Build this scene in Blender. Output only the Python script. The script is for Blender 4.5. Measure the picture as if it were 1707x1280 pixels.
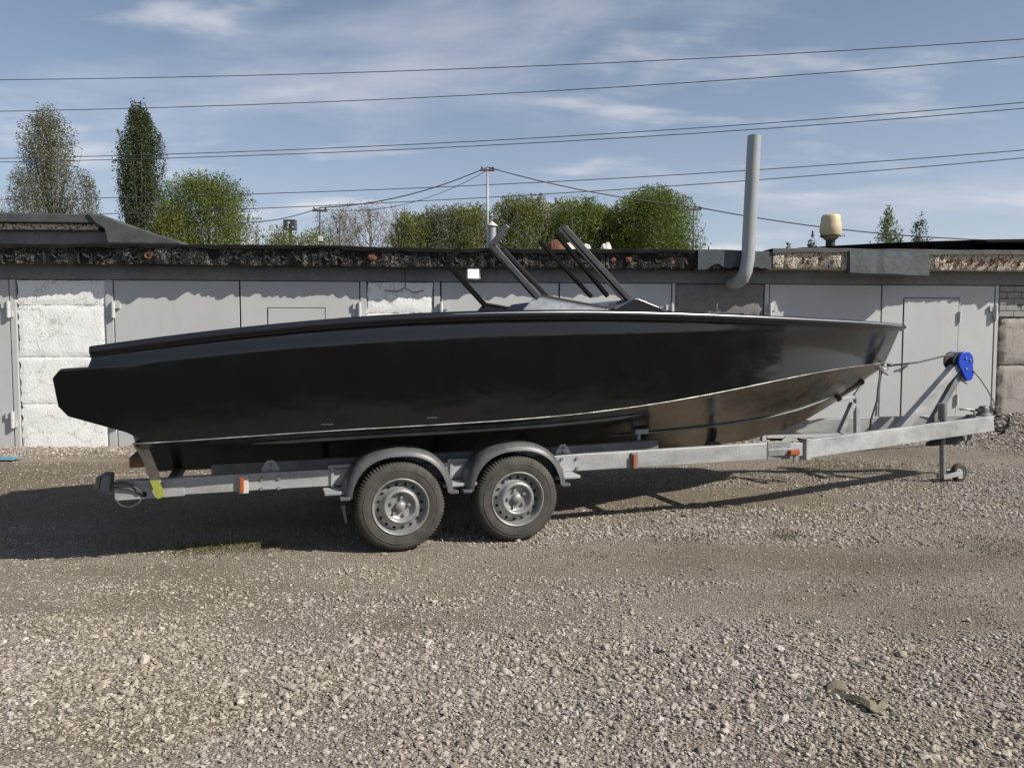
import bpy, bmesh, math, random
import numpy as np
from mathutils import Vector, Matrix
random.seed(7); RNG = np.random.default_rng(11)
scene = bpy.context.scene
for o in list(bpy.data.objects): bpy.data.objects.remove(o)
COL = scene.collection
# ------------------------------------------------------------------ camera
FPX, CX, CY, HOR, CAMH = 1282.0, 853.5, 640.0, 565.0, 1.53      # measured on the 1707x1280 photograph
PITCH = math.atan((CY - HOR) / FPX)
cam = bpy.data.cameras.new('camera'); cam.sensor_width = 36; cam.sensor_fit = 'HORIZONTAL'
cam.lens = FPX / 1707 * 36; cam.clip_start = .05; cam.clip_end = 5000
camo = bpy.data.objects.new('camera', cam); COL.objects.link(camo)
camo.location = (0, 0, CAMH); camo.rotation_euler = (math.pi/2 - PITCH, 0, 0); scene.camera = camo
# ------------------------------------------------------------------ sky, sun, exposure
SUNV = Vector((1.146, -.48, .98)).normalized()
EL = math.asin(SUNV.z); AZ = math.atan2(SUNV.x, SUNV.y)
world = bpy.data.worlds.new('World'); scene.world = world; world.use_nodes = True
wn, wl = world.node_tree.nodes, world.node_tree.links
for n in list(wn): wn.remove(n)
def N(nodes, t, **k):
    n = nodes.new(t)
    for a, b in k.items(): setattr(n, a, b)
    return n
out = N(wn, 'ShaderNodeOutputWorld'); bg = N(wn, 'ShaderNodeBackground'); bg.inputs[1].default_value = .078
sky = N(wn, 'ShaderNodeTexSky', sky_type='NISHITA', sun_disc=False)
sky.sun_elevation = EL; sky.sun_rotation = AZ; sky.altitude = 100; sky.air_density = 1.0; sky.dust_density = .8; sky.ozone_density = 2.2
tc = N(wn, 'ShaderNodeTexCoord'); sep = N(wn, 'ShaderNodeSeparateXYZ'); wl.new(tc.outputs['Generated'], sep.inputs[0])
zz = N(wn, 'ShaderNodeMath', operation='ADD'); zz.inputs[1].default_value = .16; wl.new(sep.outputs[2], zz.inputs[0])
zc = N(wn, 'ShaderNodeMath', operation='MAXIMUM'); zc.inputs[1].default_value = .05; wl.new(zz.outputs[0], zc.inputs[0])
dx = N(wn, 'ShaderNodeMath', operation='DIVIDE'); wl.new(sep.outputs[0], dx.inputs[0]); wl.new(zc.outputs[0], dx.inputs[1])
dy = N(wn, 'ShaderNodeMath', operation='DIVIDE'); wl.new(sep.outputs[1], dy.inputs[0]); wl.new(zc.outputs[0], dy.inputs[1])
cmb = N(wn, 'ShaderNodeCombineXYZ'); wl.new(dx.outputs[0], cmb.inputs[0]); wl.new(dy.outputs[0], cmb.inputs[1])
mp = N(wn, 'ShaderNodeMapping'); mp.inputs['Location'].default_value = (3.1, 1.7, 0); mp.inputs['Scale'].default_value = (.75, 1.15, 1); wl.new(cmb.outputs[0], mp.inputs[0])
n1 = N(wn, 'ShaderNodeTexNoise'); n1.inputs['Scale'].default_value = 1.15; n1.inputs['Detail'].default_value = 9; n1.inputs['Roughness'].default_value = .52; n1.inputs['Distortion'].default_value = .35
wl.new(mp.outputs[0], n1.inputs[0])
rp = N(wn, 'ShaderNodeValToRGB'); rp.color_ramp.elements[0].position = .5; rp.color_ramp.elements[1].position = .78; rp.color_ramp.interpolation = 'EASE'
wl.new(n1.outputs[0], rp.inputs[0])
ct = N(wn, 'ShaderNodeMath', operation='MULTIPLY'); ct.inputs[1].default_value = .62; wl.new(rp.outputs[0], ct.inputs[0])
mx = N(wn, 'ShaderNodeMix', data_type='RGBA'); mx.inputs[7].default_value = (7.4, 7.6, 8.2, 1)
hz1 = N(wn, 'ShaderNodeMath', operation='ABSOLUTE'); wl.new(sep.outputs[2], hz1.inputs[0])
hz2 = N(wn, 'ShaderNodeMath', operation='MULTIPLY'); hz2.inputs[1].default_value = -4.6; wl.new(hz1.outputs[0], hz2.inputs[0])
hz3 = N(wn, 'ShaderNodeMath', operation='EXPONENT'); wl.new(hz2.outputs[0], hz3.inputs[0])
hz4 = N(wn, 'ShaderNodeMath', operation='MULTIPLY'); hz4.inputs[1].default_value = .72; wl.new(hz3.outputs[0], hz4.inputs[0])
hx = N(wn, 'ShaderNodeMix', data_type='RGBA'); hx.inputs[7].default_value = (7.4, 7.8, 9.1, 1); wl.new(hz4.outputs[0], hx.inputs[0]); wl.new(sky.outputs[0], hx.inputs[6])
wl.new(ct.outputs[0], mx.inputs[0]); wl.new(hx.outputs[2], mx.inputs[6])
n2 = N(wn, 'ShaderNodeTexNoise'); n2.inputs['Scale'].default_value = 2.3; n2.inputs['Detail'].default_value = 10; n2.inputs['Roughness'].default_value = .5; n2.inputs['Distortion'].default_value = .15
mp2 = N(wn, 'ShaderNodeMapping'); mp2.inputs['Location'].default_value = (7.3, 2.2, 0); mp2.inputs['Scale'].default_value = (.8, 1.5, 1); wl.new(cmb.outputs[0], mp2.inputs[0]); wl.new(mp2.outputs[0], n2.inputs[0])
rp2 = N(wn, 'ShaderNodeValToRGB'); rp2.color_ramp.elements[0].position = .52; rp2.color_ramp.elements[1].position = .80; rp2.color_ramp.interpolation = 'EASE'; rp2.color_ramp.elements[1].color = (.75,.75,.75,1); wl.new(n2.outputs[0], rp2.inputs[0])
mx2 = N(wn, 'ShaderNodeMix', data_type='RGBA'); mx2.inputs[7].default_value = (9.0, 9.0, 9.2, 1); wl.new(rp2.outputs[0], mx2.inputs[0]); wl.new(mx.outputs[2], mx2.inputs[6]); wl.new(mx2.outputs[2], bg.inputs[0]); wl.new(bg.outputs[0], out.inputs[0])
sl = bpy.data.lights.new('sun', 'SUN'); sl.energy = 5.0; sl.angle = math.radians(.53); sl.color = (1, .94, .85)
so = bpy.data.objects.new('sun', sl); COL.objects.link(so); so.rotation_euler = SUNV.to_track_quat('Z', 'Y').to_euler(); so.location = (20, -8, 18)
vs = scene.view_settings; vs.view_transform = 'Standard'; vs.look = 'None'; vs.gamma = 1; vs.exposure = .3
scene.render.resolution_x = 1024; scene.render.resolution_y = 767
# ------------------------------------------------------------------ measuring: picture point -> place
def ray(x, y):
    a, b = (x - CX) / FPX, -(y - CY) / FPX
    return np.array([a, math.cos(PITCH) + b*math.sin(PITCH), -math.sin(PITCH) + b*math.cos(PITCH)])
C0 = np.array([0, 0, CAMH])
def at(x, y, Y): d = ray(x, y); return C0 + d * (Y / d[1])
A18 = math.radians(18); TU = np.array([math.cos(A18), math.sin(A18), 0]); TV = np.array([math.sin(A18), -math.cos(A18), 0])
TO = np.array([-1.13233, 6.46621, 0.])                          # trailer origin: middle of the rear axle on the ground
def bz(x, y, v):                                                 # along and up in the trailer frame at side offset v
    d = ray(x, y); t = (v - np.dot(C0 - TO, TV)) / np.dot(d, TV); P = C0 + t*d
    return float(np.dot(P - TO, TU)), float(P[2])
def T(x, y, v): u, z = bz(x, y, v); return (u, -v, z)
A5 = math.radians(5); WU = np.array([math.cos(A5), math.sin(A5), 0]); WN = np.array([math.sin(A5), -math.cos(A5), 0])
WO = np.array([-5.557, 10.665, 0.])
def wz(x, y, n=0):
    d = ray(x, y); t = (n - np.dot(C0 - WO, WN)) / np.dot(d, WN); P = C0 + t*d
    return float(np.dot(P - WO, WU)), float(P[2])
def W(x, y, n=0): s, z = wz(x, y, n); return (s, -n, z)
# ------------------------------------------------------------------ noise
def _h(ix, iy, s):
    h = (ix*374761393 + iy*668265263 + s*362437) & 0xffffffff
    h = ((h ^ (h >> 13)) * 1274126177) & 0xffffffff
    return ((h ^ (h >> 16)) & 0xffff) / 65535.0
def vnoise(x, y, s=0):
    x = np.asarray(x, float); y = np.asarray(y, float)
    ix = np.floor(x).astype(np.int64); iy = np.floor(y).astype(np.int64); fx = x-ix; fy = y-iy
    fx = fx*fx*(3-2*fx); fy = fy*fy*(3-2*fy)
    a = _h(ix, iy, s); b = _h(ix+1, iy, s); c = _h(ix, iy+1, s); d = _h(ix+1, iy+1, s)
    return (a*(1-fx)+b*fx)*(1-fy)+(c*(1-fx)+d*fx)*fy
def fbm(x, y, s=0, o=4):
    r = 0; a = .5; t = 0
    for i in range(o): r = r + a*vnoise(np.asarray(x)*2**i, np.asarray(y)*2**i, s+i); t += a; a *= .5
    return r/t
def sst(a, b, x): t = np.clip((x-a)/(b-a), 0, 1); return t*t*(3-2*t)
# ------------------------------------------------------------------ mesh helpers
class MB:
    def __init__(s): s.v = []; s.f = []
    def add(s, v, f):
        b = len(s.v); s.v += [tuple(map(float, p)) for p in v]; s.f += [tuple(b+i for i in q) for q in f]; return s
    def box(s, a, b):
        x0, y0, z0 = [min(a[i], b[i]) for i in range(3)]; x1, y1, z1 = [max(a[i], b[i]) for i in range(3)]
        return s.add([(x0,y0,z0),(x1,y0,z0),(x1,y1,z0),(x0,y1,z0),(x0,y0,z1),(x1,y0,z1),(x1,y1,z1),(x0,y1,z1)],
                     [(3,2,1,0),(4,5,6,7),(0,1,5,4),(1,2,6,5),(2,3,7,6),(3,0,4,7)])
    def bar(s, p, q, w, h, up=(0,0,1)):                           # square bar from p to q
        p, q = Vector(p), Vector(q); d = (q-p).normalized(); up = Vector(up)
        r = d.cross(up).normalized() if abs(d.dot(up)) < .999 else Vector((0,1,0)); k = r.cross(d)
        c = [(-1,-1),(1,-1),(1,1),(-1,1)]
        return s.add([e + r*(a*w/2) + k*(b*h/2) for e in (p,q) for a,b in c], [(3,2,1,0),(4,5,6,7),(0,1,5,4),(1,2,6,5),(2,3,7,6),(3,0,4,7)])
    def prism(s, poly, y0, y1):                                   # polygon in x,z pulled along y
        n = len(poly); v = [(x, y0, z) for x, z in poly] + [(x, y1, z) for x, z in poly]
        ar = sum(poly[i][0]*poly[(i+1)%n][1]-poly[(i+1)%n][0]*poly[i][1] for i in range(n))
        f = [tuple(range(n)), tuple(range(2*n-1, n-1, -1))] + [(i, i+n, (i+1)%n+n, (i+1)%n) for i in range(n)]
        if (ar > 0) == (y1 < y0): f = [q[::-1] for q in f]
        return s.add(v, f)
    def tube(s, pts, r, n=8, cap=True):
        pts = [Vector(p) for p in pts]; rs = r if isinstance(r, (list, tuple)) else [r]*len(pts)
        v = []; f = []; ref = None
        for i, p in enumerate(pts):
            d = (pts[min(i+1, len(pts)-1)] - pts[max(i-1, 0)]).normalized()
            if ref is None: ref = Vector((0,0,1)) if abs(d.z) < .9 else Vector((1,0,0))
            a = (ref - d*ref.dot(d)).normalized(); ref = a; b = d.cross(a)
            v += [p + (a*math.cos(t)+b*math.sin(t))*rs[i] for t in [2*math.pi*k/n for k in range(n)]]
        for i in range(len(pts)-1):
            for k in range(n): f.append((i*n+k, i*n+(k+1)%n, (i+1)*n+(k+1)%n, (i+1)*n+k))
        if cap: f += [tuple(range(n-1, -1, -1)), tuple((len(pts)-1)*n+k for k in range(n))]
        return s.add(v, f)
    def lathe(s, prof, c, ax='y', n=32, jig=None):                # prof: (radius, offset outward) ; axis -y or z
        v = []; f = []
        for j, (r, o) in enumerate(prof):
            for k in range(n):
                t = 2*math.pi*k/n; rr = r + (jig(j, k) if jig else 0)
                v.append((c[0]+rr*math.cos(t), c[1]-o, c[2]+rr*math.sin(t)) if ax == 'y' else (c[0]+rr*math.cos(t), c[1]+rr*math.sin(t), c[2]+o))
        for j in range(len(prof)-1):
            for k in range(n): q = (j*n+k, j*n+(k+1)%n, (j+1)*n+(k+1)%n, (j+1)*n+k); f.append(q)
        return s.add(v, f)
    def grid(s, P):                                               # P[i][j] points
        a, b = len(P), len(P[0])
        return s.add([p for r in P for p in r], [(i*b+j, i*b+j+1, (i+1)*b+j+1, (i+1)*b+j) for i in range(a-1) for j in range(b-1)])
    def build(s, name, mat, parent=None, smooth=False, bevel=0, auto=None, fix=True):
        me = bpy.data.meshes.new(name); me.from_pydata(s.v, [], s.f)
        if fix:
            bm = bmesh.new(); bm.from_mesh(me); bmesh.ops.recalc_face_normals(bm, faces=bm.faces); bm.to_mesh(me); bm.free()
        me.materials.append(mat)
        if smooth: me.polygons.foreach_set('use_smooth', [True]*len(me.polygons))
        if auto: me.set_sharp_from_angle(angle=math.radians(auto))
        o = bpy.data.objects.new(name, me); COL.objects.link(o); o.parent = parent
        if bevel:
            m = o.modifiers.new('bevel', 'BEVEL'); m.width = bevel; m.segments = 2; m.limit_method = 'ANGLE'; m.angle_limit = math.radians(40)
        return o
def npmesh(name, v, f, mat, parent=None, smooth=False):
    me = bpy.data.meshes.new(name); v = np.asarray(v, np.float32); f = np.asarray(f, np.int32); m, k = f.shape
    me.vertices.add(len(v)); me.vertices.foreach_set('co', v.ravel()); me.loops.add(m*k); me.loops.foreach_set('vertex_index', f.ravel())
    me.polygons.add(m); me.polygons.foreach_set('loop_start', np.arange(0, m*k, k, dtype=np.int32))
    me.update(calc_edges=True); me.materials.append(mat)
    if smooth: me.polygons.foreach_set('use_smooth', [True]*m)
    o = bpy.data.objects.new(name, me); COL.objects.link(o); o.parent = parent; return o
def empty(name, loc=(0,0,0), rz=0):
    o = bpy.data.objects.new(name, None); COL.objects.link(o); o.location = loc; o.rotation_euler = (0,0,rz); o.empty_display_size = .2; return o
def tag(o, label=None, cat=None, group=None, kind=None):
    if label: o['label'] = label
    if cat: o['category'] = cat
    if group: o['group'] = group
    if kind: o['kind'] = kind
    return o
def seat(o, loc):                                                 # move a mesh's origin to its base without moving the mesh
    loc = Vector(loc); o.data.transform(Matrix.Translation(-loc)); o.location = loc; return o
# ------------------------------------------------------------------ materials
def pmat(name, col, rough=.6, metal=0, spec=.5, coat=0):
    m = bpy.data.materials.new(name); m.use_nodes = True; b = m.node_tree.nodes['Principled BSDF']
    b.inputs['Base Color'].default_value = (*col, 1); b.inputs['Roughness'].default_value = rough; b.inputs['Metallic'].default_value = metal
    b.inputs['Specular IOR Level'].default_value = spec; b.inputs['Coat Weight'].default_value = coat
    return m
def noisenode(m, scale, detail=5, rough=.55, coord='Object', stretch=(1,1,1), kind='noise', loc=(0,0,0)):
    n, l = m.node_tree.nodes, m.node_tree.links
    t = N(n, 'ShaderNodeTexCoord'); mp = N(n, 'ShaderNodeMapping'); mp.inputs['Scale'].default_value = stretch; mp.inputs['Location'].default_value = loc; l.new(t.outputs[coord], mp.inputs[0])
    if kind == 'noise':
        x = N(n, 'ShaderNodeTexNoise'); x.inputs['Detail'].default_value = detail; x.inputs['Roughness'].default_value = rough
    else: x = N(n, 'ShaderNodeTexVoronoi')
    x.inputs['Scale'].default_value = scale; l.new(mp.outputs[0], x.inputs['Vector']); return x
def ramp(m, src, stops, interp='LINEAR'):
    n, l = m.node_tree.nodes, m.node_tree.links; r = N(n, 'ShaderNodeValToRGB'); r.color_ramp.interpolation = interp
    e = r.color_ramp.elements
    while len(e) < len(stops): e.new(.5)
    for i, (p, c) in enumerate(stops): e[i].position = p; e[i].color = (*c, 1) if len(c) == 3 else c
    l.new(src, r.inputs[0]); return r
def mix(m, fac, a, b, blend='MIX'):
    n, l = m.node_tree.nodes, m.node_tree.links; x = N(n, 'ShaderNodeMix', data_type='RGBA', blend_type=blend)
    for s, i in ((fac, 0), (a, 6), (b, 7)):
        if hasattr(s, 'is_linked'): l.new(s, x.inputs[i])
        elif isinstance(s, tuple): x.inputs[i].default_value = (*s, 1)
        else: x.inputs[i].default_value = s
    return x.outputs[2]
def setcol(m, s): m.node_tree.links.new(s, m.node_tree.nodes['Principled BSDF'].inputs['Base Color'])
def setrough(m, s): m.node_tree.links.new(s, m.node_tree.nodes['Principled BSDF'].inputs['Roughness'])
def bump(m, src, dist, strength=1, prev=None):
    n, l = m.node_tree.nodes, m.node_tree.links; b = N(n, 'ShaderNodeBump'); b.inputs['Distance'].default_value = dist; b.inputs['Strength'].default_value = strength
    l.new(src, b.inputs['Height'])
    if prev: l.new(prev, b.inputs['Normal'])
    l.new(b.outputs[0], n['Principled BSDF'].inputs['Normal']); return b.outputs[0]
def varied(name, c0, c1, scale, rough=.6, metal=0, bdist=0, bscale=None, stretch=(1,1,1), spec=.5, r1=None, fine=True):
    m = pmat(name, c0, rough, metal, spec); x = noisenode(m, scale, 6, .6, stretch=stretch)
    r = ramp(m, x.outputs[0], [(.32, c0), (.68, c1)]); s = r.outputs[0]
    if fine:
        y = noisenode(m, scale*9, 4, .6); q = ramp(m, y.outputs[0], [(.3, (.82,)*3), (.7, (1.12,)*3)]); s = mix(m, 1.0, s, q.outputs[0], 'MULTIPLY')
    setcol(m, s)
    if r1 is not None: rr = ramp(m, x.outputs[0], [(.3, (rough,)*3), (.7, (r1,)*3)]); setrough(m, rr.outputs[0])
    if bdist: z = noisenode(m, bscale or scale*6, 6, .6); bump(m, z.outputs[0], bdist)
    return m
M = {}
# hull paint: black gloss with a faint wave in the plate
m = M['black'] = pmat('black_gloss_paint', (.0045, .0045, .0048), .1, 0, .5); m.node_tree.nodes['Principled BSDF'].inputs['IOR'].default_value = 1.55; x = noisenode(m, 2.1, 3, .45, stretch=(.7,1,1.5)); p = bump(m, x.outputs[0], .007, .5)
x = noisenode(m, 5, 5, .6); r = ramp(m, x.outputs[0], [(.3, (.06,)*3), (.75, (.16,)*3)]); setrough(m, r.outputs[0])
M['satin'] = varied('satin_black_paint', (.007,.007,.009), (.011,.011,.014), 3, .45, 0, spec=.25)
m = M['bottom'] = pmat('dark_polished_bottom_plate', (.2,.18,.155), .2, 1.0); x = noisenode(m, 2.3, 3, .5); bump(m, x.outputs[0], .02, .5); r = ramp(m, noisenode(m, 6, 5, .6).outputs[0], [(.3, (.14,)*3), (.75, (.3,)*3)]); setrough(m, r.outputs[0]); r = ramp(m, noisenode(m, 3, 4, .5).outputs[0], [(.35, (.20,.185,.165)), (.65, (.29,.27,.24))]); setcol(m, r.outputs[0])
M['gunwale'] = varied('dark_gunwale_paint', (.007,.007,.010), (.011,.011,.016), 3, .2)
M['alu'] = varied('brushed_aluminium', (.5,.51,.52), (.62,.63,.64), 2, .32, .9, .0006, 60, (1,1,6))
M['alu_frame'] = varied('dark_anodised_frame', (.035,.035,.038), (.06,.06,.064), 4, .38, .3)
M['weld'] = varied('bare_weld_bead', (.28,.28,.27), (.62,.62,.61), 12, .42, .7, .002, 90)
M['galv'] = varied('galvanised_steel', (.30,.31,.31), (.47,.48,.475), 7, .45, .4, .0006, 50, r1=.62, stretch=(.35,1,1))
M['galv_dark'] = varied('weathered_galvanised_steel', (.15,.16,.16), (.26,.27,.27), 5, .55, .3, .0006, 40)
M['tyre'] = varied('dusty_rubber', (.045,.042,.038), (.085,.077,.066), 9, .8, 0, .0006, 90, spec=.3)
M['rim'] = varied('steel_rim_paint', (.22,.22,.215), (.36,.36,.35), 9, .42, .35, .0004, 60)
M['plastic'] = varied('grey_black_plastic', (.065,.066,.07), (.12,.12,.122), 8, .42, 0, .0006, 60)
M['rubber'] = varied('black_rubber', (.015,.015,.016), (.03,.03,.03), 20, .6)
M['matte'] = varied('shaded_pillar_black', (.003,.003,.0032), (.006,.006,.006), 8, .7, spec=.1)  # near-black colour standing in for shade on the far pillars
M['hole'] = varied('dark_hole', (.006,.006,.006), (.01,.01,.01), 20, .9)
m = M['amber'] = pmat('amber_lens', (.36,.085,.022), .35); x = noisenode(m, 160, 2, kind='voronoi'); bump(m, x.outputs[0], .002)
M['red'] = varied('grimy_lamp_lens', (.16,.15,.13), (.22,.20,.17), 20, .35)
M['blue'] = varied('blue_winch_paint', (.012,.05,.42), (.02,.075,.5), 8, .3)
M['strap'] = varied('dirty_white_webbing', (.5,.48,.38), (.32,.29,.22), 30, .8, 0, .001, 200)
M['strapy'] = varied('yellow_webbing', (.36,.38,.05), (.28,.31,.05), 30, .7)
M['cable'] = varied('grey_cable', (.05,.05,.055), (.08,.08,.085), 30, .6)
M['wire'] = varied('power_line_wire', (.05,.06,.08), (.07,.08,.10), 2, .6)
m = M['gate'] = varied('grey_gate_paint', (.445,.45,.445), (.50,.505,.495), .9, .5, 0, .006, 1.4, spec=.35, fine=False, stretch=(1,1,.5))
_c = m.node_tree.nodes['Principled BSDF'].inputs['Base Color'].links[0].from_socket; _st = ramp(m, noisenode(m, 7, 6, .7, stretch=(1.6,1,.09)).outputs[0], [(.26, (.80,.77,.72)), (.4, (1,1,1))]); _c = mix(m, .7, _c, _st.outputs[0], 'MULTIPLY'); _sp = ramp(m, noisenode(m, 34, 4, .7).outputs[0], [(.24, (.55,.45,.38)), (.275, (1,1,1))]); setcol(m, mix(m, .8, _c, _sp.outputs[0], 'MULTIPLY'))
m = M['gate_dull'] = varied('dull_grey_paint', (.15,.158,.165), (.20,.21,.215), 1.8, .6, 0, .003, 6)
def plaster(name, c0, c1, dirt, rough=.85):
    m = pmat(name, c0, rough, 0, .2); x = noisenode(m, 2.2, 6, .6); r = ramp(m, x.outputs[0], [(.35, c0), (.7, c1)])
    y = noisenode(m, 26, 5, .65); q = ramp(m, y.outputs[0], [(.27, dirt), (.36, (1,1,1))]); setcol(m, mix(m, 1.0, r.outputs[0], q.outputs[0], 'MULTIPLY'))
    n, l = m.node_tree.nodes, m.node_tree.links
    ck = noisenode(m, 1.7, 2, stretch=(.7,.7,1.6), kind='voronoi'); ck.feature = 'DISTANCE_TO_EDGE'; w_ = N(n, 'ShaderNodeVectorMath', operation='ADD'); nz = noisenode(m, 5, 5, .7); sc = N(n, 'ShaderNodeVectorMath', operation='SCALE'); sc.inputs['Scale'].default_value = .35
    l.new(nz.outputs['Color'], sc.inputs[0]); l.new(ck.inputs['Vector'].links[0].from_socket, w_.inputs[0]); l.new(sc.outputs[0], w_.inputs[1]); l.new(w_.outputs[0], ck.inputs['Vector'])
    cr = ramp(m, ck.outputs['Distance'], [(.0, (.35,.33,.30)), (.012, (1,1,1))]); s0_ = n['Principled BSDF'].inputs['Base Color'].links[0].from_socket; setcol(m, mix(m, .8, s0_, cr.outputs[0], 'MULTIPLY'))
    a = bump(m, noisenode(m, 30, 8, .72).outputs[0], .012, .9); pit = ramp(m, noisenode(m, 55, 2, .5).outputs[0], [(.28, (0,0,0)), (.36, (1,1,1))]); bump(m, pit.outputs[0], .006, 1, a); return m
M['whitewall'] = plaster('white_painted_concrete', (.88,.88,.86), (.82,.82,.79), (.6,.58,.53))
M['concrete'] = plaster('bare_concrete', (.40,.37,.32), (.30,.28,.25), (.55,.52,.48))
M['dimconcrete'] = plaster('grey_concrete', (.25,.24,.235), (.19,.185,.18), (.6,.58,.56))
M['brick'] = varied('silicate_brick', (.37,.355,.34), (.26,.25,.24), 7, .85, 0, .004, 60)
M['mortar'] = varied('dark_mortar', (.10,.098,.095), (.16,.15,.14), 12, .9, 0, .004, 50)
def slabmat(name, base, agg, thr, blotch=None):
    m = pmat(name, base, .75, 0, .3); v = noisenode(m, 46, kind='voronoi'); n_ = m.node_tree.nodes
    big = noisenode(m, 3.0, 5, .6, stretch=(1,1,1.6))
    pick = ramp(m, v.outputs['Color'], [(thr-.05, (0,0,0)), (thr+.05, (1,1,1))]); reg = ramp(m, big.outputs[0], [(.42, (0,0,0)), (.6, (1,1,1))] if thr > .5 else [(.2, (.7,)*3), (.5, (1,1,1))])
    f = mix(m, 1.0, pick.outputs[0], reg.outputs[0], 'MULTIPLY')
    s = mix(m, f, base, agg)
    if blotch: bl = ramp(m, noisenode(m, 2.1, 3, .5, loc=(4,2,7)).outputs[0], [(.60, (0,0,0)), (.68, (1,1,1))]); s = mix(m, mix(m, 1.0, bl.outputs[0], pick.outputs[0], 'MULTIPLY'), s, blotch)
    setcol(m, s); inv = ramp(m, v.outputs['Distance'], [(0, (1,1,1)), (.6, (0,0,0))]); bump(m, inv.outputs[0], .012, 1); return m
M['slab_black'] = slabmat('tarred_aggregate_slab', (.016,.015,.015), (.19,.17,.15), .56)
M['slab_light'] = slabmat('exposed_aggregate_slab', (.13,.105,.08), (.56,.50,.40), .30)
M['felt'] = varied('black_roofing_felt', (.005,.005,.005), (.014,.014,.012), 5, .9, 0, .004, 40, spec=.15)
M['felt_grey'] = varied('weathered_roofing_felt', (.05,.053,.053), (.09,.094,.09), 4, .8, 0, .004, 14)
M['sheet'] = varied('grey_sheet_metal', (.05,.058,.062), (.075,.085,.09), 5, .5, .1, .008, 7)
M['plug_brick'] = varied('orange_brick_rubble', (.34,.13,.045), (.20,.07,.03), 25, .85, 0, .006, 60)
M['plug_rust'] = varied('dull_red_rubble', (.22,.07,.035), (.12,.06,.04), 40, .85, 0, .006, 60)
M['plug_dark'] = varied('dark_core_hole', (.012,.012,.012), (.035,.03,.026), 40, .9, 0, .006, 60)
M['pipe'] = varied('grey_pvc_pipe', (.27,.295,.295), (.32,.345,.345), 2, .38, fine=False)
M['jug'] = varied('yellowed_plastic_jug', (.52,.41,.24), (.62,.52,.34), 9, .45)
M['pole'] = varied('galvanised_pole', (.30,.31,.32), (.40,.41,.42), 5, .5, .3)
M['white'] = varied('dusty_white', (.62,.60,.56), (.5,.47,.42), 9, .7)
M['rust'] = varied('rust_brown', (.20,.11,.06), (.30,.19,.11), 10, .8, 0, .004, 60)
M['tarp'] = varied('faded_blue_plastic', (.05,.19,.26), (.09,.27,.34), 9, .55)
m = M['lamp'] = pmat('lit_floodlight', (1,1,1), .3); b = m.node_tree.nodes['Principled BSDF']; b.inputs['Emission Color'].default_value = (1,.98,.94,1); b.inputs['Emission Strength'].default_value = 1.6
def leafmat(name, c0, c1, tr=.35):
    m = bpy.data.materials.new(name); m.use_nodes = True; n, l = m.node_tree.nodes, m.node_tree.links
    for k in list(n): n.remove(k)
    o = N(n, 'ShaderNodeOutputMaterial'); g = N(n, 'ShaderNodeNewGeometry'); r = N(n, 'ShaderNodeValToRGB')
    r.color_ramp.elements[0].color = (*c0, 1); r.color_ramp.elements[1].color = (*c1, 1); l.new(g.outputs['Random Per Island'], r.inputs[0])
    t = N(n, 'ShaderNodeTexCoord'); x = N(n, 'ShaderNodeTexNoise'); x.inputs['Scale'].default_value = .7; l.new(t.outputs['Object'], x.inputs['Vector'])
    q = N(n, 'ShaderNodeValToRGB'); q.color_ramp.elements[0].position = .3; q.color_ramp.elements[0].color = (.72,.75,.7,1); q.color_ramp.elements[1].position = .7; q.color_ramp.elements[1].color = (1.15,1.1,1,1); l.new(x.outputs[0], q.inputs[0])
    mm = N(n, 'ShaderNodeMix', data_type='RGBA', blend_type='MULTIPLY'); mm.inputs[0].default_value = 1; l.new(r.outputs[0], mm.inputs[6]); l.new(q.outputs[0], mm.inputs[7])
    d = N(n, 'ShaderNodeBsdfPrincipled'); d.inputs['Roughness'].default_value = .6; d.inputs['Specular IOR Level'].default_value = .25; tl = N(n, 'ShaderNodeBsdfTranslucent'); ms = N(n, 'ShaderNodeMixShader'); ms.inputs[0].default_value = tr
    l.new(mm.outputs[2], d.inputs['Base Color']); l.new(mm.outputs[2], tl.inputs[0]); l.new(d.outputs[0], ms.inputs[1]); l.new(tl.outputs[0], ms.inputs[2]); l.new(ms.outputs[0], o.inputs[0]); return m
M['leaf_dark'] = leafmat('dark_poplar_leaf', (.04,.06,.025), (.10,.125,.06), .3)
M['leaf_grey'] = leafmat('grey_green_leaf', (.11,.12,.075), (.21,.215,.14), .4)
M['leaf_green'] = leafmat('fresh_green_leaf', (.08,.125,.022), (.19,.24,.055), .45)
M['leaf_olive'] = leafmat('olive_green_leaf', (.11,.13,.03), (.24,.25,.075), .45)
M['leaf_bud'] = leafmat('pale_bud_leaf', (.16,.15,.10), (.22,.20,.14), .3)
M['bark'] = varied('grey_bark', (.16,.14,.115), (.24,.21,.175), 3, .9, 0, .01, 12)
M['bark_dark'] = varied('dark_bark', (.07,.06,.045), (.11,.095,.075), 3, .9, 0, .01, 12)
M['grass'] = leafmat('yellow_green_grass', (.06,.075,.02), (.15,.145,.06), .3)
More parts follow.
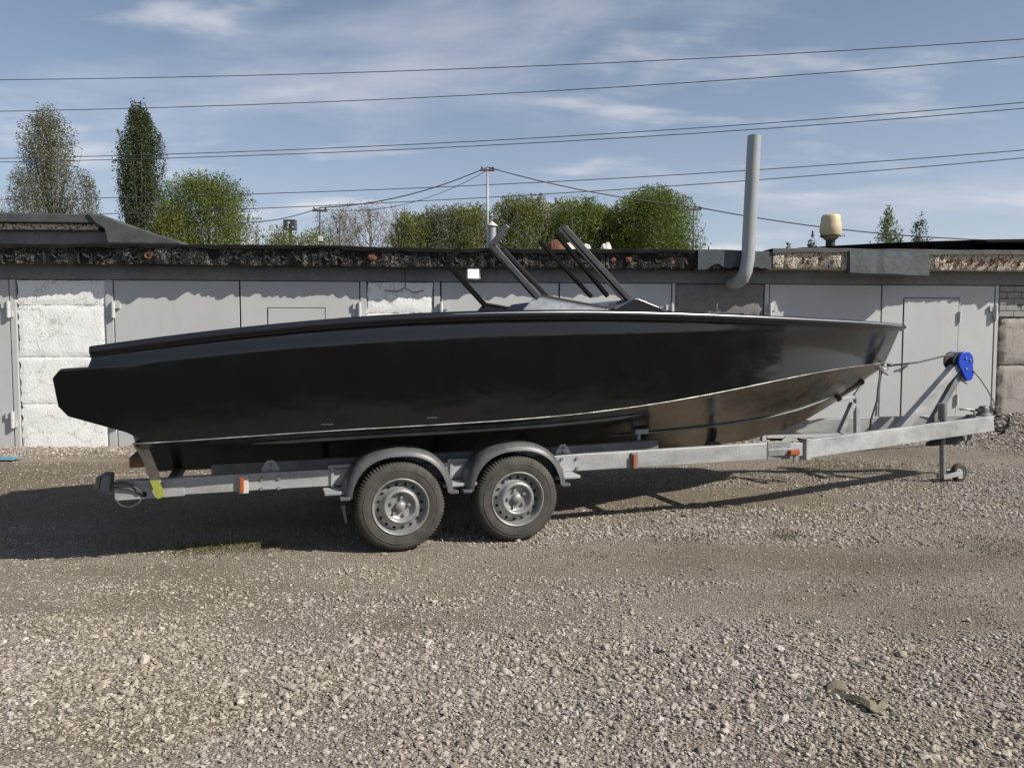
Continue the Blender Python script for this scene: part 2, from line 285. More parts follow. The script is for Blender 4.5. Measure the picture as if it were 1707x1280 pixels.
# ------------------------------------------------------------------ ground
def wall_sn(x, y):
    dx, dy = x - WO[0], y - WO[1]; return dx*WU[0] + dy*WU[1], dx*WN[0] + dy*WN[1]
def ground_z(x, y):
    x = np.asarray(x, float); y = np.asarray(y, float); s, n = wall_sn(x, y)
    h = (fbm(x*.8, y*.8, 3, 3)-.5)*.05 + (fbm(x*3, y*3, 9, 3)-.5)*.018
    near = np.exp(-((x+.4)**2/2.2 + (y-5.9)**2/1.2)) + np.exp(-((x-4.7)**2+(y-8.2)**2)/.3); h = h*(1-np.clip(near, 0, 1))
    h = h + .40*sst(11.9, 13.5, s)*np.exp(-np.clip(n, 0, 9)/.75) + .05*np.exp(-((n-.25)/.35)**2)*sst(3.5, -.2, s)
    h = h - .03*sst(5.3, 4.9, y)*0
    return np.where(n < -.5, np.minimum(h, 0), h)
def axis(lo, hi, d0, d1, step, big):
    a = list(np.arange(d0, d1+1e-6, step)); x = d0; st = step
    while x > lo: st *= 1.45; x -= min(st, big); a.insert(0, x)
    x = d1; st = step
    while x < hi: st *= 1.45; x += min(st, big); a.append(x)
    return np.array(a)
def mk_ground():
    xs = axis(-1500, 1500, -9, 12, .12, 300); ys = axis(-1500, 2500, 1.2, 13, .12, 300)
    X, Y = np.meshgrid(xs, ys); Z = ground_z(X, Y); far = (X < -9.2)|(X > 12.2)|(Y < 1)|(Y > 13.2); Z = np.where(far, 0, Z)
    v = np.stack([X.ravel(), Y.ravel(), Z.ravel()], 1); nx = len(xs); i, j = np.meshgrid(np.arange(len(ys)-1), np.arange(nx-1), indexing='ij')
    a = (i*nx+j).ravel(); f = np.stack([a, a+1, a+nx+1, a+nx], 1)
    sx, sn = wall_sn(X, Y); wob = (fbm(X*1.3, Y*1.3, 51, 4)-.5)
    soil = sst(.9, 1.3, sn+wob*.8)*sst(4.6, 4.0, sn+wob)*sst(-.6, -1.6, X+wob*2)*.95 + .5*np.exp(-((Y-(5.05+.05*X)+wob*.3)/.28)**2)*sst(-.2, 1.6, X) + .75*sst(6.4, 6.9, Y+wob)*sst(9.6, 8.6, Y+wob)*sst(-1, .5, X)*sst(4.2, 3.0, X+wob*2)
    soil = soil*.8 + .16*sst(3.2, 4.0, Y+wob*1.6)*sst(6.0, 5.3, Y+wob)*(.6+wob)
    m = pmat('packed_gravel_soil', (.3,.26,.22), .92, 0, .15)
    big = noisenode(m, .55, 5, .6, stretch=(.6,1.3,1)); s = ramp(m, big.outputs[0], [(.33, (.165,.138,.108)), (.5, (.24,.21,.175)), (.68, (.29,.26,.223))]).outputs[0]
    vv = noisenode(m, 95, kind='voronoi'); gr = ramp(m, vv.outputs['Color'], [(.1, (.62,.6,.57)), (.9, (1.38,1.36,1.33))]); s = mix(m, .85, s, gr.outputs[0], 'MULTIPLY')
    fine = noisenode(m, 260, 3, .6); q = ramp(m, fine.outputs[0], [(.3, (.75,)*3), (.7, (1.2,)*3)]); s = mix(m, 1.0, s, q.outputs[0], 'MULTIPLY')
    gn = noisenode(m, .9, 6, .65, loc=(5,3,0)); gm = ramp(m, gn.outputs[0], [(.62, (0,0,0)), (.75, (.55,)*3)]); s = mix(m, gm.outputs[0], s, (.12,.12,.045))
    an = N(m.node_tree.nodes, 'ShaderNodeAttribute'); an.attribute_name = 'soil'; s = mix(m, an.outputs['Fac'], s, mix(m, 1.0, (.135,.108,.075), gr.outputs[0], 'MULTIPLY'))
    setcol(m, s); inv = ramp(m, vv.outputs['Distance'], [(0, (1,1,1)), (.65, (0,0,0))]); a_ = bump(m, inv.outputs[0], .007, 1); bump(m, fine.outputs[0], .003, .8, a_)
    o = npmesh('ground', v, f, m, None, True); at_ = o.data.attributes.new('soil', 'FLOAT', 'POINT'); at_.data.foreach_set('value', np.where(far, 0, np.clip(soil, 0, 1)).ravel().astype(np.float32)); tag(o, kind='structure'); return o
ground = mk_ground()
def mk_gravel():
    protos = []
    m = pmat('crushed_stone', (.4,.36,.31), .9, 0, .2); n, l = m.node_tree.nodes, m.node_tree.links
    oi = N(n, 'ShaderNodeObjectInfo'); r = ramp(m, oi.outputs['Random'], [(0, (.185,.16,.132)), (.25, (.265,.233,.196)), (.65, (.335,.298,.253)), (.93, (.405,.368,.32)), (1, (.50,.47,.42))])
    nz = noisenode(m, 70, 4, .6); q = ramp(m, nz.outputs[0], [(.3, (.8,)*3), (.7, (1.15,)*3)]); s_ = mix(m, 1.0, r.outputs[0], q.outputs[0], 'MULTIPLY')
    rn = N(n, 'ShaderNodeTexNoise'); rn.inputs['Scale'].default_value = .8; rn.inputs['Detail'].default_value = 3; l.new(oi.outputs['Location'], rn.inputs['Vector'])
    tn = ramp(m, rn.outputs[0], [(.3, (1.04,.98,.99)), (.5, (1,1,1.02)), (.6, (1.0,.99,.93)), (.7, (.95,.97,.94))]); setcol(m, mix(m, 1.0, s_, tn.outputs[0], 'MULTIPLY'))
    for k in range(10):
        bm = bmesh.new(); bmesh.ops.create_icosphere(bm, subdivisions=1 if k % 3 else 2, radius=1)
        rr = np.random.default_rng(k+40)
        for p in range(5):                                        # chop with random planes for crushed facets
            nrm = Vector(rr.normal(size=3)).normalized(); d = rr.uniform(.45, .75)
            for vtx in bm.verts:
                e = vtx.co.dot(nrm) - d
                if e > 0: vtx.co -= nrm*e
        for vtx in bm.verts: vtx.co = Vector((vtx.co.x*rr.uniform(.98,1.02)*1.15, vtx.co.y*(.8+.05*(k%3)), vtx.co.z*.62)) + Vector(rr.normal(scale=.05, size=3))
        me = bpy.data.meshes.new('stone'); bm.to_mesh(me); bm.free(); me.materials.append(m); protos.append(bpy.data.objects.new('stone', me))
    P = []
    for y0, y1, den in ((2.1, 4.2, 5200), (4.2, 6.2, 4400), (6.2, 9, 2900), (9, 12.6, 1500)):
        hw = y1*.72+1.0; c = int(2*hw*(y1-y0)*den); x = RNG.uniform(-hw, hw, c); y = RNG.uniform(y0, y1, c); P.append(np.stack([x, y], 1))
    P = np.concatenate(P); x, y = P[:,0], P[:,1]; s, nn = wall_sn(x, y)
    d = fbm(x*.45+7, y*1.5, 21, 4)
    d = d - .05*sst(3.4, 4.1, y)*sst(5.9, 5.3, y) + .16*sst(4.2, 3.0, y) - .17*np.exp(-((y-(5.05+.05*x))/.32)**2)*sst(-.5, 1.5, x) - .13*np.exp(-((y-4.15)/.3)**2) + .16*np.exp(-((y-6.6)/1.0)**2)*sst(1.2, 2.5, x) + .3*sst(11.2, 12.6, s) + .35*np.exp(-(nn/.45)**2)
    d = d - .22*sst(1.0, -1.0, x)*sst(6.2, 6.6, y)*sst(.55, .9, nn)
    keep = RNG.random(len(x)) < np.clip(.55 + 2.4*(d-.40), .42, 1.0); keep &= (np.abs(x) < y*.72+1.0) & (nn > .015)
    x, y, d, nn, s = x[keep], y[keep], d[keep], nn[keep], s[keep]; c = len(x)
    sz = np.clip(np.exp(RNG.normal(math.log(.0063), .42, c)), .0045, .023)*(.86+.35*np.clip((d-.4)*2.2, 0, 1)); sz = np.where(nn < .6, sz*1.45, sz); sz = np.where(s > 12, sz*1.25, sz)
    sz = sz*(.72+.28*sst(.38, .52, d)); sz = sz*(1+.018*(y-3)); bigm = RNG.random(c) < .004; sz = np.where(bigm, sz*1.9, sz)
    z = ground_z(x, y) + sz*.18
    me = bpy.data.meshes.new('gravel'); me.vertices.add(c); me.vertices.foreach_set('co', np.stack([x, y, z], 1).astype(np.float32).ravel())
    rot = np.stack([RNG.normal(0, .35, c), RNG.normal(0, .35, c), RNG.uniform(0, 6.283, c)], 1).astype(np.float32)
    a = me.attributes.new('rot', 'FLOAT_VECTOR', 'POINT'); a.data.foreach_set('vector', rot.ravel())
    a = me.attributes.new('scl', 'FLOAT', 'POINT'); a.data.foreach_set('value', sz.astype(np.float32))
    a = me.attributes.new('idx', 'INT', 'POINT'); a.data.foreach_set('value', RNG.integers(0, 10, c).astype(np.int32))
    o = bpy.data.objects.new('gravel', me); COL.objects.link(o); me.materials.append(m)
    ng = bpy.data.node_groups.new('scatter_stones', 'GeometryNodeTree'); ng.interface.new_socket('Geometry', in_out='INPUT', socket_type='NodeSocketGeometry'); ng.interface.new_socket('Geometry', in_out='OUTPUT', socket_type='NodeSocketGeometry')
    n, l = ng.nodes, ng.links; gi = n.new('NodeGroupInput'); go = n.new('NodeGroupOutput'); ip = n.new('GeometryNodeInstanceOnPoints'); j = n.new('GeometryNodeJoinGeometry')
    for p in reversed(protos):
        q = n.new('GeometryNodeObjectInfo'); q.inputs['Object'].default_value = p; q.inputs['As Instance'].default_value = True; l.new(q.outputs['Geometry'], j.inputs[0])
    def na(nm, t): q = n.new('GeometryNodeInputNamedAttribute'); q.data_type = t; q.inputs[0].default_value = nm; return [s_ for s_ in q.outputs if s_.enabled and s_.name == 'Attribute'][0]
    l.new(gi.outputs[0], ip.inputs['Points']); l.new(j.outputs[0], ip.inputs['Instance']); ip.inputs['Pick Instance'].default_value = True
    l.new(na('idx', 'INT'), ip.inputs['Instance Index']); l.new(na('rot', 'FLOAT_VECTOR'), ip.inputs['Rotation']); l.new(na('scl', 'FLOAT'), ip.inputs['Scale']); l.new(ip.outputs[0], go.inputs[0])
    md = o.modifiers.new('scatter', 'NODES'); md.node_group = ng
    print('stones', c); tag(o, 'loose grey beige crushed stone covering the yard', 'gravel', kind='stuff')
mk_gravel()
# ------------------------------------------------------------------ garage row
gar = tag(empty('garage_row', tuple(WO), A5), 'long low row of grey garages with metal gates and tarred slab eaves', 'garages')
S0, S1 = -6.2, 19.5
MB().box((S0, .45, -.1), (S1, 6.5, 2.56)).build('wall', M['dimconcrete'], gar)
MB().box((S0, -.015, 2.345), (S1, .44, 2.548)).build('lintel_beam', M['gate_dull'], gar, bevel=.01)  # darker grey than the gates: eave shade put into the colour
MB().box((S0, .06, 2.556), (S1, 6.7, 2.76)).build('roof_slab', M['dimconcrete'], gar)
def rough_block(s0, s1, z0, z1, mat, parent, name='block', n0=0.0, amp=.007, seed=0, e=.03, step=.045):
    a = max(3, int((s1-s0)/step)); b = max(3, int((z1-z0)/step)); P = []
    for j in range(b+1):
        row = []
        for i in range(a+1):
            s = s0+(s1-s0)*i/a; z = z0+(z1-z0)*j/b; ed = min(i, a-i)*(s1-s0)/a; ez = min(j, b-j)*(z1-z0)/b
            k = float(fbm(s*6, z*6, seed, 4)); k2 = float(fbm(s*22, z*22, seed+5, 2))
            n = n0 + (k-.5)*amp*2 + (k2-.5)*amp*.6 - e*max(0, 1-min(ed, ez)/(.02+.05*k2))*k
            if i in (0, a): s += (k2-.5)*(.075 if i == 0 else .03)
            if j in (0, b): z += (k2-.5)*.018
            row.append((s, -n, z))
        P.append(row)
    mb = MB().grid(P); per = [P[0][i] for i in range(a+1)] + [P[j][a] for j in range(1, b+1)] + [P[b][i] for i in range(a-1, -1, -1)] + [P[j][0] for j in range(b-1, 0, -1)]
    back = [(x, .3, z) for x, y, z in per]; k = len(per)
    mb.add(per+back, [(i, (i+1) % k, (i+1) % k + k, i+k) for i in range(k)])
    return mb.build(name, mat, parent, True, auto=50)
def pier(name, label, s0, s1, mat, zs, seed, n0=.0):
    p = MB().box((s0-.03, .06, -.1), (s1+.03, .44, 2.344)).build(name, M['mortar'], gar)
    if label: p['label'] = label
    for i in range(len(zs)-1): rough_block(s0, s1, zs[i]+.003, zs[i+1]-.003, mat, p, 'concrete_block', n0, seed=seed+i*7, e=.016)
    return p
pier('block_pier', 'white painted concrete block pier', -1.205, -.06, M['whitewall'], [-.08, .64, 1.285, 1.99, 2.335], 31)
pier('block_pier', 'white painted block pier with loose wires', 3.52, 4.44, M['whitewall'], [-.08, .62, 1.25, 1.9, 2.335], 77)
pier('block_pier', 'unpainted grey concrete pier', 8.0, 9.33, M['dimconcrete'], [-.08, .62, 1.25, 1.9, 2.335], 55)
bp = MB().box((13.04, .05, -.1), (14.6, .44, 2.344)).build('brick_pier', M['mortar'], gar); bp['label'] = 'pier of grey bricks over beige concrete blocks'
rough_block(13.09, 14.55, -.05, 1.12, M['concrete'], bp, 'concrete_block', .02, seed=11, e=.05); rough_block(13.1, 14.55, 1.14, 1.855, M['concrete'], bp, 'concrete_block', .02, seed=17, e=.05)
brick0 = None
for row in range(5):
    s = 13.045; first = True
    while s < 14.5:
        w = .118 if (first and row % 2) else .238; first = False; z = 1.868 + row*.0945
        if brick0 is None: o = brick0 = MB().box((0, -.05, 0), (.227, .05, .0845)).build('brick', M['brick'], bp, bevel=.005)
        else: o = brick0.copy(); COL.objects.link(o); o.parent = bp
        o.location = (s, .03+random.uniform(-.006, .006), z); o.rotation_euler = (0, random.uniform(-.008, .008), 0); o.scale = (w/.238, 1, 1); s += w
def gate_leaf(s0, s1, hinge_side, wicket=None, name='gate_leaf', zb=.04, zt=2.335, seed=0):
    g = MB().box((s0+.006, -.005, zb), (s1-.006, .03, zt)).build(name, M['gate'], gar, bevel=.003)
    xs = s0+.035 if hinge_side < 0 else s1-.035
    for z in (.42, 1.93):
        h = MB().tube([(0,0,-.11), (0,0,.0)], .027, 12).tube([(0,0,.004), (0,0,.11)], .027, 12).tube([(0,0,-.125), (0,0,.13)], .012, 8).box((.0, .0, .02), (-.09*hinge_side, .03, .10)).box((0, 0, -.10), (.05*hinge_side, .03, -.02)).build('hinge', M['gate'], g, True, auto=40)
        h.location = (xs - .07*(-hinge_side) if False else xs+.035*hinge_side, -.04, z)
    if wicket:
        a, b, z0, z1 = wicket
        fr = MB()
        for p, q in (((a-.012, z0), (a, z1)), ((b, z0), (b+.012, z1)), ((a-.012, z1), (b+.012, z1+.012))): fr.box((p[0], -.0075, p[1]), (q[0], -.004, q[1]))
        fr.build('door_gap', M['hole'], g)
        MB().box((a, -.016, z0), (b, -.006, z1)).build('wicket_door', M['gate'], g, bevel=.003)
        for z in (z1-.28, z0+.35): MB().tube([(b+.01, -.03, z-.085), (b+.01, -.03, z+.085)], .02, 10).build('hinge', M['gate'], g, True, auto=40)
        MB().tube([(a+.05, -.05, 1.12), (a+.05, -.02, 1.12)], .022, 10).bar((a-.03, -.055, 1.12), (a+.06, -.055, 1.15), .012, .025).build('lock_handle', M['gate_dull'], g)
    return g
for s0, s1, h, w in ((-6.0, -3.2, -1, None), (-3.2, -1.31, 1, None), (.06, 1.75, -1, None), (1.76, 3.41, 1, (2.14, 2.92, .25, 1.96)), (4.56, 6.26, -1, None), (6.27, 7.93, 1, None),
                     (9.42, 11.16, -1, None), (11.17, 12.97, 1, (11.52, 12.39, .25, 2.14)), (14.7, 16.6, -1, None), (16.6, 18.6, 1, None)):
    gate_leaf(s0, s1, h, w)
def gframe(s0, s1):
    MB().box((s0, -.012, -.05), (s1, .10, 2.341)).build('gate_post', M['gate'], gar, bevel=.004)
for s0, s1 in ((-1.30, -1.225), (-.05, .05), (3.42, 3.505), (4.455, 4.545), (7.94, 7.985), (9.345, 9.41), (12.98, 13.035), (14.61, 14.69)): gframe(s0, s1)
# loose wires on the second pier
MB().tube([W(675, 450, .02), W(676, 470, .03), W(675, 481, .03)], .006, 5).tube([W(640, 484, .03), W(662, 486, .04), W(675, 480, .04), W(690, 488, .04), W(706, 484, .03)], .007, 5).build('loose_wire', M['cable'], gar)
def jag(s, seed=0):                                               # torn edge: sudden drops, slow climbs
    q = s/.19 + 1.3*float(fbm(s*1.7, 9.1, 71+seed, 2)); c = math.floor(q); h = float(_h(np.int64(c), np.int64(5), 17+seed)); return (q-c)*h*.6+.4*float(_h(np.int64(c), np.int64(8), 29+seed))*(1 if h > .5 else .3)
# eave slabs: hollow-core planks seen end-on, 1.2 m wide
OV = .285
edges = list(np.arange(S0, 8.0, 1.19)); edges = [e for e in edges]
right = [wz(1160, 440, OV)[0], wz(1285, 440, OV)[0], wz(1420, 440, OV)[0], wz(1553, 440, OV)[0], wz(1661, 440, OV)[0]]
right += [right[-1]+1.19*k for k in range(1, 6)]
edges = [e for e in edges if e < right[0]-.5] + right
for i in range(len(edges)-1):
    a, b = edges[i]+.006, edges[i+1]-.006; dark = b < right[1]+.1; sd = 100+i*3; k = 44; P = [[], [], [], [], []]
    for j in range(k+1):
        s = a+(b-a)*j/k; f1 = float(fbm(s*9, .3, sd, 3)); f2 = float(fbm(s*3.3, 4.2, 5, 3)); f3 = float(fbm(s*30, 2.2, sd, 2))
        zb = 2.553 - (.03*f1 if dark else .012*f1); ov = OV if dark else OV+.055; nn = ov - .02 + (f2-.5)*.07 + (f1-.5)*.03 + (f3-.5)*.025 + (jag(s)-.25)*(.07 if dark else .10)
        P[0].append((s, .05, zb)); P[1].append((s, -nn+.015, zb-.004)); P[2].append((s, -nn, zb+.03)); P[3].append((s, -ov-(f2-.5)*.03, 2.78)); P[4].append((s, .05, 2.78))
    mb = MB().grid(P); n_ = k+1
    for e in (0, k): mb.add([P[r][e] for r in range(5)], [(0, 1, 2, 3, 4)])
    sl_ = mb.build('eave_slab', M['slab_black' if dark else 'slab_light'], gar, True, auto=35)
    if 7.0 < a < right[0] : pass
    hidden = (abs(a-right[2]) < .1) or abs(a-right[0]) < .1
    if hidden or a < -2.5 or a > 14.5: continue
    for q in range(6):                                            # round cores, some stopped with brick rubble
        if random.random() < (.25 if dark else .1): continue
        s = a + (b-a)*(q+.5)/6; zc_ = 2.655+random.uniform(-.01, .01); fr = abs((OV if dark else OV+.055) + (float(fbm(s*3.3, 4.2, 5, 3))-.5)*.05)
        if not dark: mt = M['plug_brick'] if (i < len(edges)-6) != (random.random() < .3) else M['plug_rust']
        else: mt = M['plug_rust'] if random.random() < .13 else M['plug_dark']
        if not dark:                                              # broken brick stuffed into the core
            mb = MB()
            for _ in range(5):
                c = Vector((s+random.uniform(-.045, .045), -fr+.012, zc_+random.uniform(-.04, .04))); rr = random.uniform(.018, .036)
                mb.add([c+Vector((random.uniform(.6, 1.2)*a_, random.uniform(.6, 1.2)*b_, random.uniform(.6, 1.2)*c_))*rr for a_, b_, c_ in ((1,0,0),(-1,0,0),(0,1,0),(0,-1,0),(0,0,1),(0,0,-1))], [(0,2,4),(2,1,4),(1,3,4),(3,0,4),(2,0,5),(1,2,5),(3,1,5),(0,3,5)])
            mb.build('core_plug', mt, sl_); continue
        rk = random.uniform(.6, 1.1); pts = [(s + rk*random.uniform(.035, .072)*math.cos(t), -fr-.002-.008*random.random(), zc_ + rk*random.uniform(.03, .068)*math.sin(t)) for t in [2*math.pi*e/11 for e in range(11)]]
        cpt = (s+random.uniform(-.02, .02), -fr+(.03 if mt is M['plug_dark'] else random.uniform(-.03, .02)), zc_+random.uniform(-.02, .02))
        MB().add(pts+[(p[0], -.1, p[2]) for p in pts]+[cpt], [(e, (e+1) % 11, 22) for e in range(11)] + [(e, e+11, (e+1) % 11+11, (e+1) % 11) for e in range(11)]).build('core_plug', mt, sl_)
# felt folded over the slab tops
def felt(s0, s1, mat, drop, seed, top=2.80, amp=.03, n1=OV+.03, name='roofing_felt'):
    k = int((s1-s0)/.05); P = [[], [], [], [], []]
    for j in range(k+1):
        s = s0+(s1-s0)*j/k; f1 = float(fbm(s*4, .7, seed, 4)); f2 = float(fbm(s*1.3, 3.7, seed+3, 3)); t = top+(f2-.5)*amp*1.6
        d = drop*(.5+f1); P[0].append((s, -n1+.012, t-d)); P[1].append((s, -n1-.006, t-d)); P[2].append((s, -n1-.004+.02*(f1-.5), t-.012)); P[3].append((s, -n1+.03, t)); P[4].append((s, 6.6, t+.01))
    return MB().grid(P).build(name, mat, gar, True, auto=60)
felt(S0, right[0], M['felt'], .055, 3); felt(right[0]+.01, right[1]-.02, M['sheet'], .30, 8, n1=OV+.06); felt(right[1]-.01, S1, M['felt_grey'], .07, 13, top=2.83, n1=OV+.085)
a, b = wz(1417, 440, .42)[0], wz(1549, 440, .42)[0]               # bent sheet over one slab end
k = 20; P = [[], [], [], []]
for j in range(k+1):
    s = a+(b-a)*j/k; f1 = float(fbm(s*5, 1, 61, 3)); f2 = float(fbm(s*2.2, 6, 62, 2)); c = .0 if .32 < j/k < .36 else .012
    P[0].append((s, -.30, 2.455+.03*f1-.04*j/k)); P[1].append((s, -.40-.03*f2-c, 2.475-.05*j/k+.03*f1)); P[2].append((s, -.38-.03*f2-c, 2.80-.01*j/k)); P[3].append((s, -.1, 2.845))
mb = MB().grid(P)
for e in (0, k): mb.add([P[0][e], P[1][e], P[2][e], P[3][e]], [(0, 1, 2, 3)])
mb.build('flashing_sheet', M['sheet'], gar, True, auto=30)['label'] = 'dented grey metal sheet folded over the eave'
# taller roof at the left, black lean-to roof at the right
r1 = tag(empty('raised_roof', tuple(WO+WU*-2+np.array([0,0,2.82])), A5), 'raised felt covered roof with a sloping end above the white pier', 'roof')
def Wl(x, y, n): s, z = wz(x, y, n); return (s+2, z-2.82)
n_ = .12; p = [Wl(-420, 352, n_), Wl(0, 356, n_), Wl(165, 359, n_), Wl(165, 374, n_), Wl(-420, 368, n_)]
MB().prism([(s, z) for s, z in p], -n_-.10, 4.5).build('felt_edge', M['felt_grey'], r1, bevel=.015)
p = [Wl(-420, 368, n_), Wl(165, 374.5, n_), Wl(165, 384, n_), Wl(-420, 381, n_)]
MB().prism(p, -n_-.03, 4.4).build('fascia_board', M['slab_light'], r1, bevel=.008)
p = [Wl(-420, 381.5, n_), Wl(178, 385, n_), Wl(178, 408, n_), Wl(-420, 405, n_)]; p[2] = (p[2][0], -.02); p[3] = (p[3][0], -.02)
MB().prism(p, -n_+.08, 4.4).build('parapet_wall', M['dimconcrete'], r1)
p = [Wl(150, 358, n_), Wl(176, 360, n_), Wl(205, 372, n_), Wl(255, 389, n_), Wl(306, 404, n_), Wl(306, 410, n_), Wl(185, 408, n_), Wl(180, 384, n_), Wl(166, 376, n_)]; 
MB().prism(p, -n_-.13, 4.5).build('felt_slope', M['felt_grey'], r1, bevel=.02)
r2 = tag(empty('lean_to_roof', tuple(WO+WU*9+np.array([0,0,2.84])), A5), 'black sloping felt roof rising behind the stone flecked eave', 'roof')
def Wr(x, y, n): s, z = wz(x, y, n); return (s-9, z-2.84)
p = [Wr(1330, 413, -.5), Wr(1480, 404.5, -.5), Wr(1650, 399, -.5), Wr(2100, 396, -.5), Wr(2100, 416, -.5), Wr(1330, 418, -.5)]
for q in (4, 5): p[q] = (p[q][0], -.02)
MB().prism(p, .5, 5).build('roof_edge', varied('shaded_roof_black', (.0015,)*3, (.003,)*3, 5, 1, spec=0), r2, bevel=.015)  # felt front coloured blacker than the felt, shade painted in
p = [Wr(1640, 400, -.3), Wr(2100, 394, -.3), Wr(2100, 400, -.3), Wr(1640, 405, -.3)]
MB().prism(p, .25, 5).build('roof_sheet', M['felt'], r2, bevel=.006)
# the row across the yard, mirrored in the hull
op = tag(empty('garage_row', (0, -8.5, 0), A5), 'second garage row across the yard, mirrored in the dark hull', 'garages')
MB().box((-40, -6, -.1), (80, 0, 2.6)).build('wall', M['dimconcrete'], op); MB().box((-40.3, -6.2, 2.604), (80.3, .3, 2.86)).build('roof_slab', M['slab_black'], op)
for k in range(26):
    for h_ in (0, 1): MB().box((-39+k*4.5+h_*1.62, .004, .05), (-37.4+k*4.5+h_*1.62, .04, 2.3)).build('gate_leaf', M['gate_dull' if k % 3 else 'rust'], op, bevel=.004)
# ------------------------------------------------------------------ things on and over the garages
def wo(x, y, n): s, z = wz(x, y, n); return WO + WU*s + WN*n + np.array([0, 0, z])
def V3(p): return Vector(p)
n_ = .42
pt = [wo(1257.5, 227, n_), wo(1252, 330, n_), wo(1247, 430, n_), wo(1243, 452, n_), wo(1238, 464, n_-.02), wo(1230, 470, n_-.12), wo(1222, 472, .12), wo(1219, 472, -.01)]
o = MB().tube(pt, .094, 20, cap=False).tube([pt[0]-np.array([.005,0,.25]), pt[0]-np.array([0,0,.002])], .082, 20, cap=False).build('vent_pipe', M['pipe'], None, True, auto=60); seat(o, pt[-1]); tag(o, 'tall grey plastic vent pipe with a bent foot rising past the eave', 'pipe')
def chim():
    c = wo(820, 412, -2.0); top = wo(820, 372, -2.0); h = top[2]-c[2]; e = tag(empty('roof_vent', tuple(c)), 'short metal roof vent with a conical cap beside the tall pole', 'vent')
    MB().lathe([(.072, -.1), (.072, h-.06), (.064, h-.06), (.064, h-.1)], (0,0,0), 'z', 20).build('flue', M['pole'], e, True, auto=50)
    MB().lathe([(.10, h-.055), (.10, h-.045), (.01, h+.03)], (0,0,0), 'z', 20).build('cap', M['white'], e, True, auto=50)
chim()
def jug():
    c = wo(1384, 413, -.9); h = wo(1384, 358, -.9)[2]-c[2]; e = tag(empty('plastic_jug', tuple(c)), 'yellowed plastic jug turned upside down over a pipe stub on the roof', 'jug')
    r = .165; prof = [(.0, h), (.10, h), (.135, h-.012), (.15, h-.04), (.155, h-.12), (.168, h-.2), (.17, h-.27), (.155, h-.31), (.145, h-.35), (.10, h-.39), (.075, h-.405)]
    MB().lathe(prof, (0,0,0), 'z', 24).build('body', M['jug'], e, True)
    MB().lathe([(.072, -.05), (.072, h-.4), (.0, h-.4)], (0,0,0), 'z', 16).build('pipe_stub', M['rubber'], e, True, auto=40)
    MB().tube([(.16*math.cos(t), .16*math.sin(t), h-.345+.01*math.sin(3*t)) for t in np.linspace(0, 6.28, 24)], .008, 5).tube([(.16, -.05, h-.345), (.20, -.06, h-.33), (.205, -.05, h-.36)], .007, 5).tube([(-.16, -.05, h-.345), (-.185, -.06, h-.32)], .007, 5).build('tie_cord', M['leaf_dark'], e)
jug()
def pole(x, ytop, n, half, label, base=2.80, dark=False, extra=False, lean=0):
    tp = wo(x, ytop, n); c = np.array([tp[0]-lean, tp[1], base]); h = tp[2]-base; e = tag(empty('wire_pole', tuple(c), A5), label, 'pole', 'wire poles on the garage roof')
    MB().tube([(0,0,-.08), (0,0,h*.5), (lean,0,h+.03)], [.026, .024, .02] if not dark else [.02,.018,.016], 8).build('post', M['pole' if not dark else 'cable'], e, True)
    MB().box((-half, -.02, h-.03), (half, .02, h+.01)).build('cross_arm', M['cable'], e)
    for sx in (-1, 1):
        MB().lathe([(.008, 0), (.012, .012), (.018, .02), (.018, .035), (.01, .045), (0, .05)], (sx*half*.8, 0, h+.012), 'z', 8).build('insulator', M['rubber'], e, True)
    if extra: MB().box((-.03, -.06, h*.52), (.05, .02, h*.6)).build('junction_box', M['white'], e)
    return tp
pa = pole(812.5, 283, -4.5, .14, 'tall thin pole with a short cross arm beside the capped roof vent')
pb = pole(533, 350.5, -4.6, .14, 'short dark wire pole with a white box in front of the bare trees', dark=True, extra=True)
pc = pole(1156.5, 348.5, -4.6, .16, 'short dark wire pole at the edge of the round green tree', dark=True)
def cable(pts, name, label, r, mat, n=6, group=None, cat='cable'):
    o = MB().tube(pts, r, n).build(name, M[mat], None, True); seat(o, pts[0]); tag(o, label, cat, group)
def sag(p, q, s, k=14): return [p+(q-p)*t - np.array([0,0,4*s*t*(1-t)]) for t in np.linspace(0, 1, k)]
up = np.array([0,0,.05])
cable(sag(pb+up, pa+up, .17), 'service_wire', 'black wire strung from the boxed pole up to the tall pole', .011, 'cable')
cable(sag(pa+up, pc+up, .10), 'service_wire', 'black wire sloping down from the tall pole to the pole by the round tree', .011, 'cable')
cable(sag(pa+up+WU*.1, pb+up+np.array([.06,.2,0])+WU*-.02, .30), 'service_wire', 'slack thinner wire hanging under the wire to the boxed pole', .006, 'cable')
cable(sag(pc+up, wo(1640, 400, -4.0), .12), 'service_wire', 'black wire running from the round tree pole over the upturned jug', .012, 'cable')
cable(sag(pb+up, wo(415, 371, -4.4), .06)+sag(wo(415, 371, -4.4), wo(-250, 395, -3.8), .3)[1:], 'service_wire', 'black wire running from the boxed pole toward the raised roof', .009, 'cable')
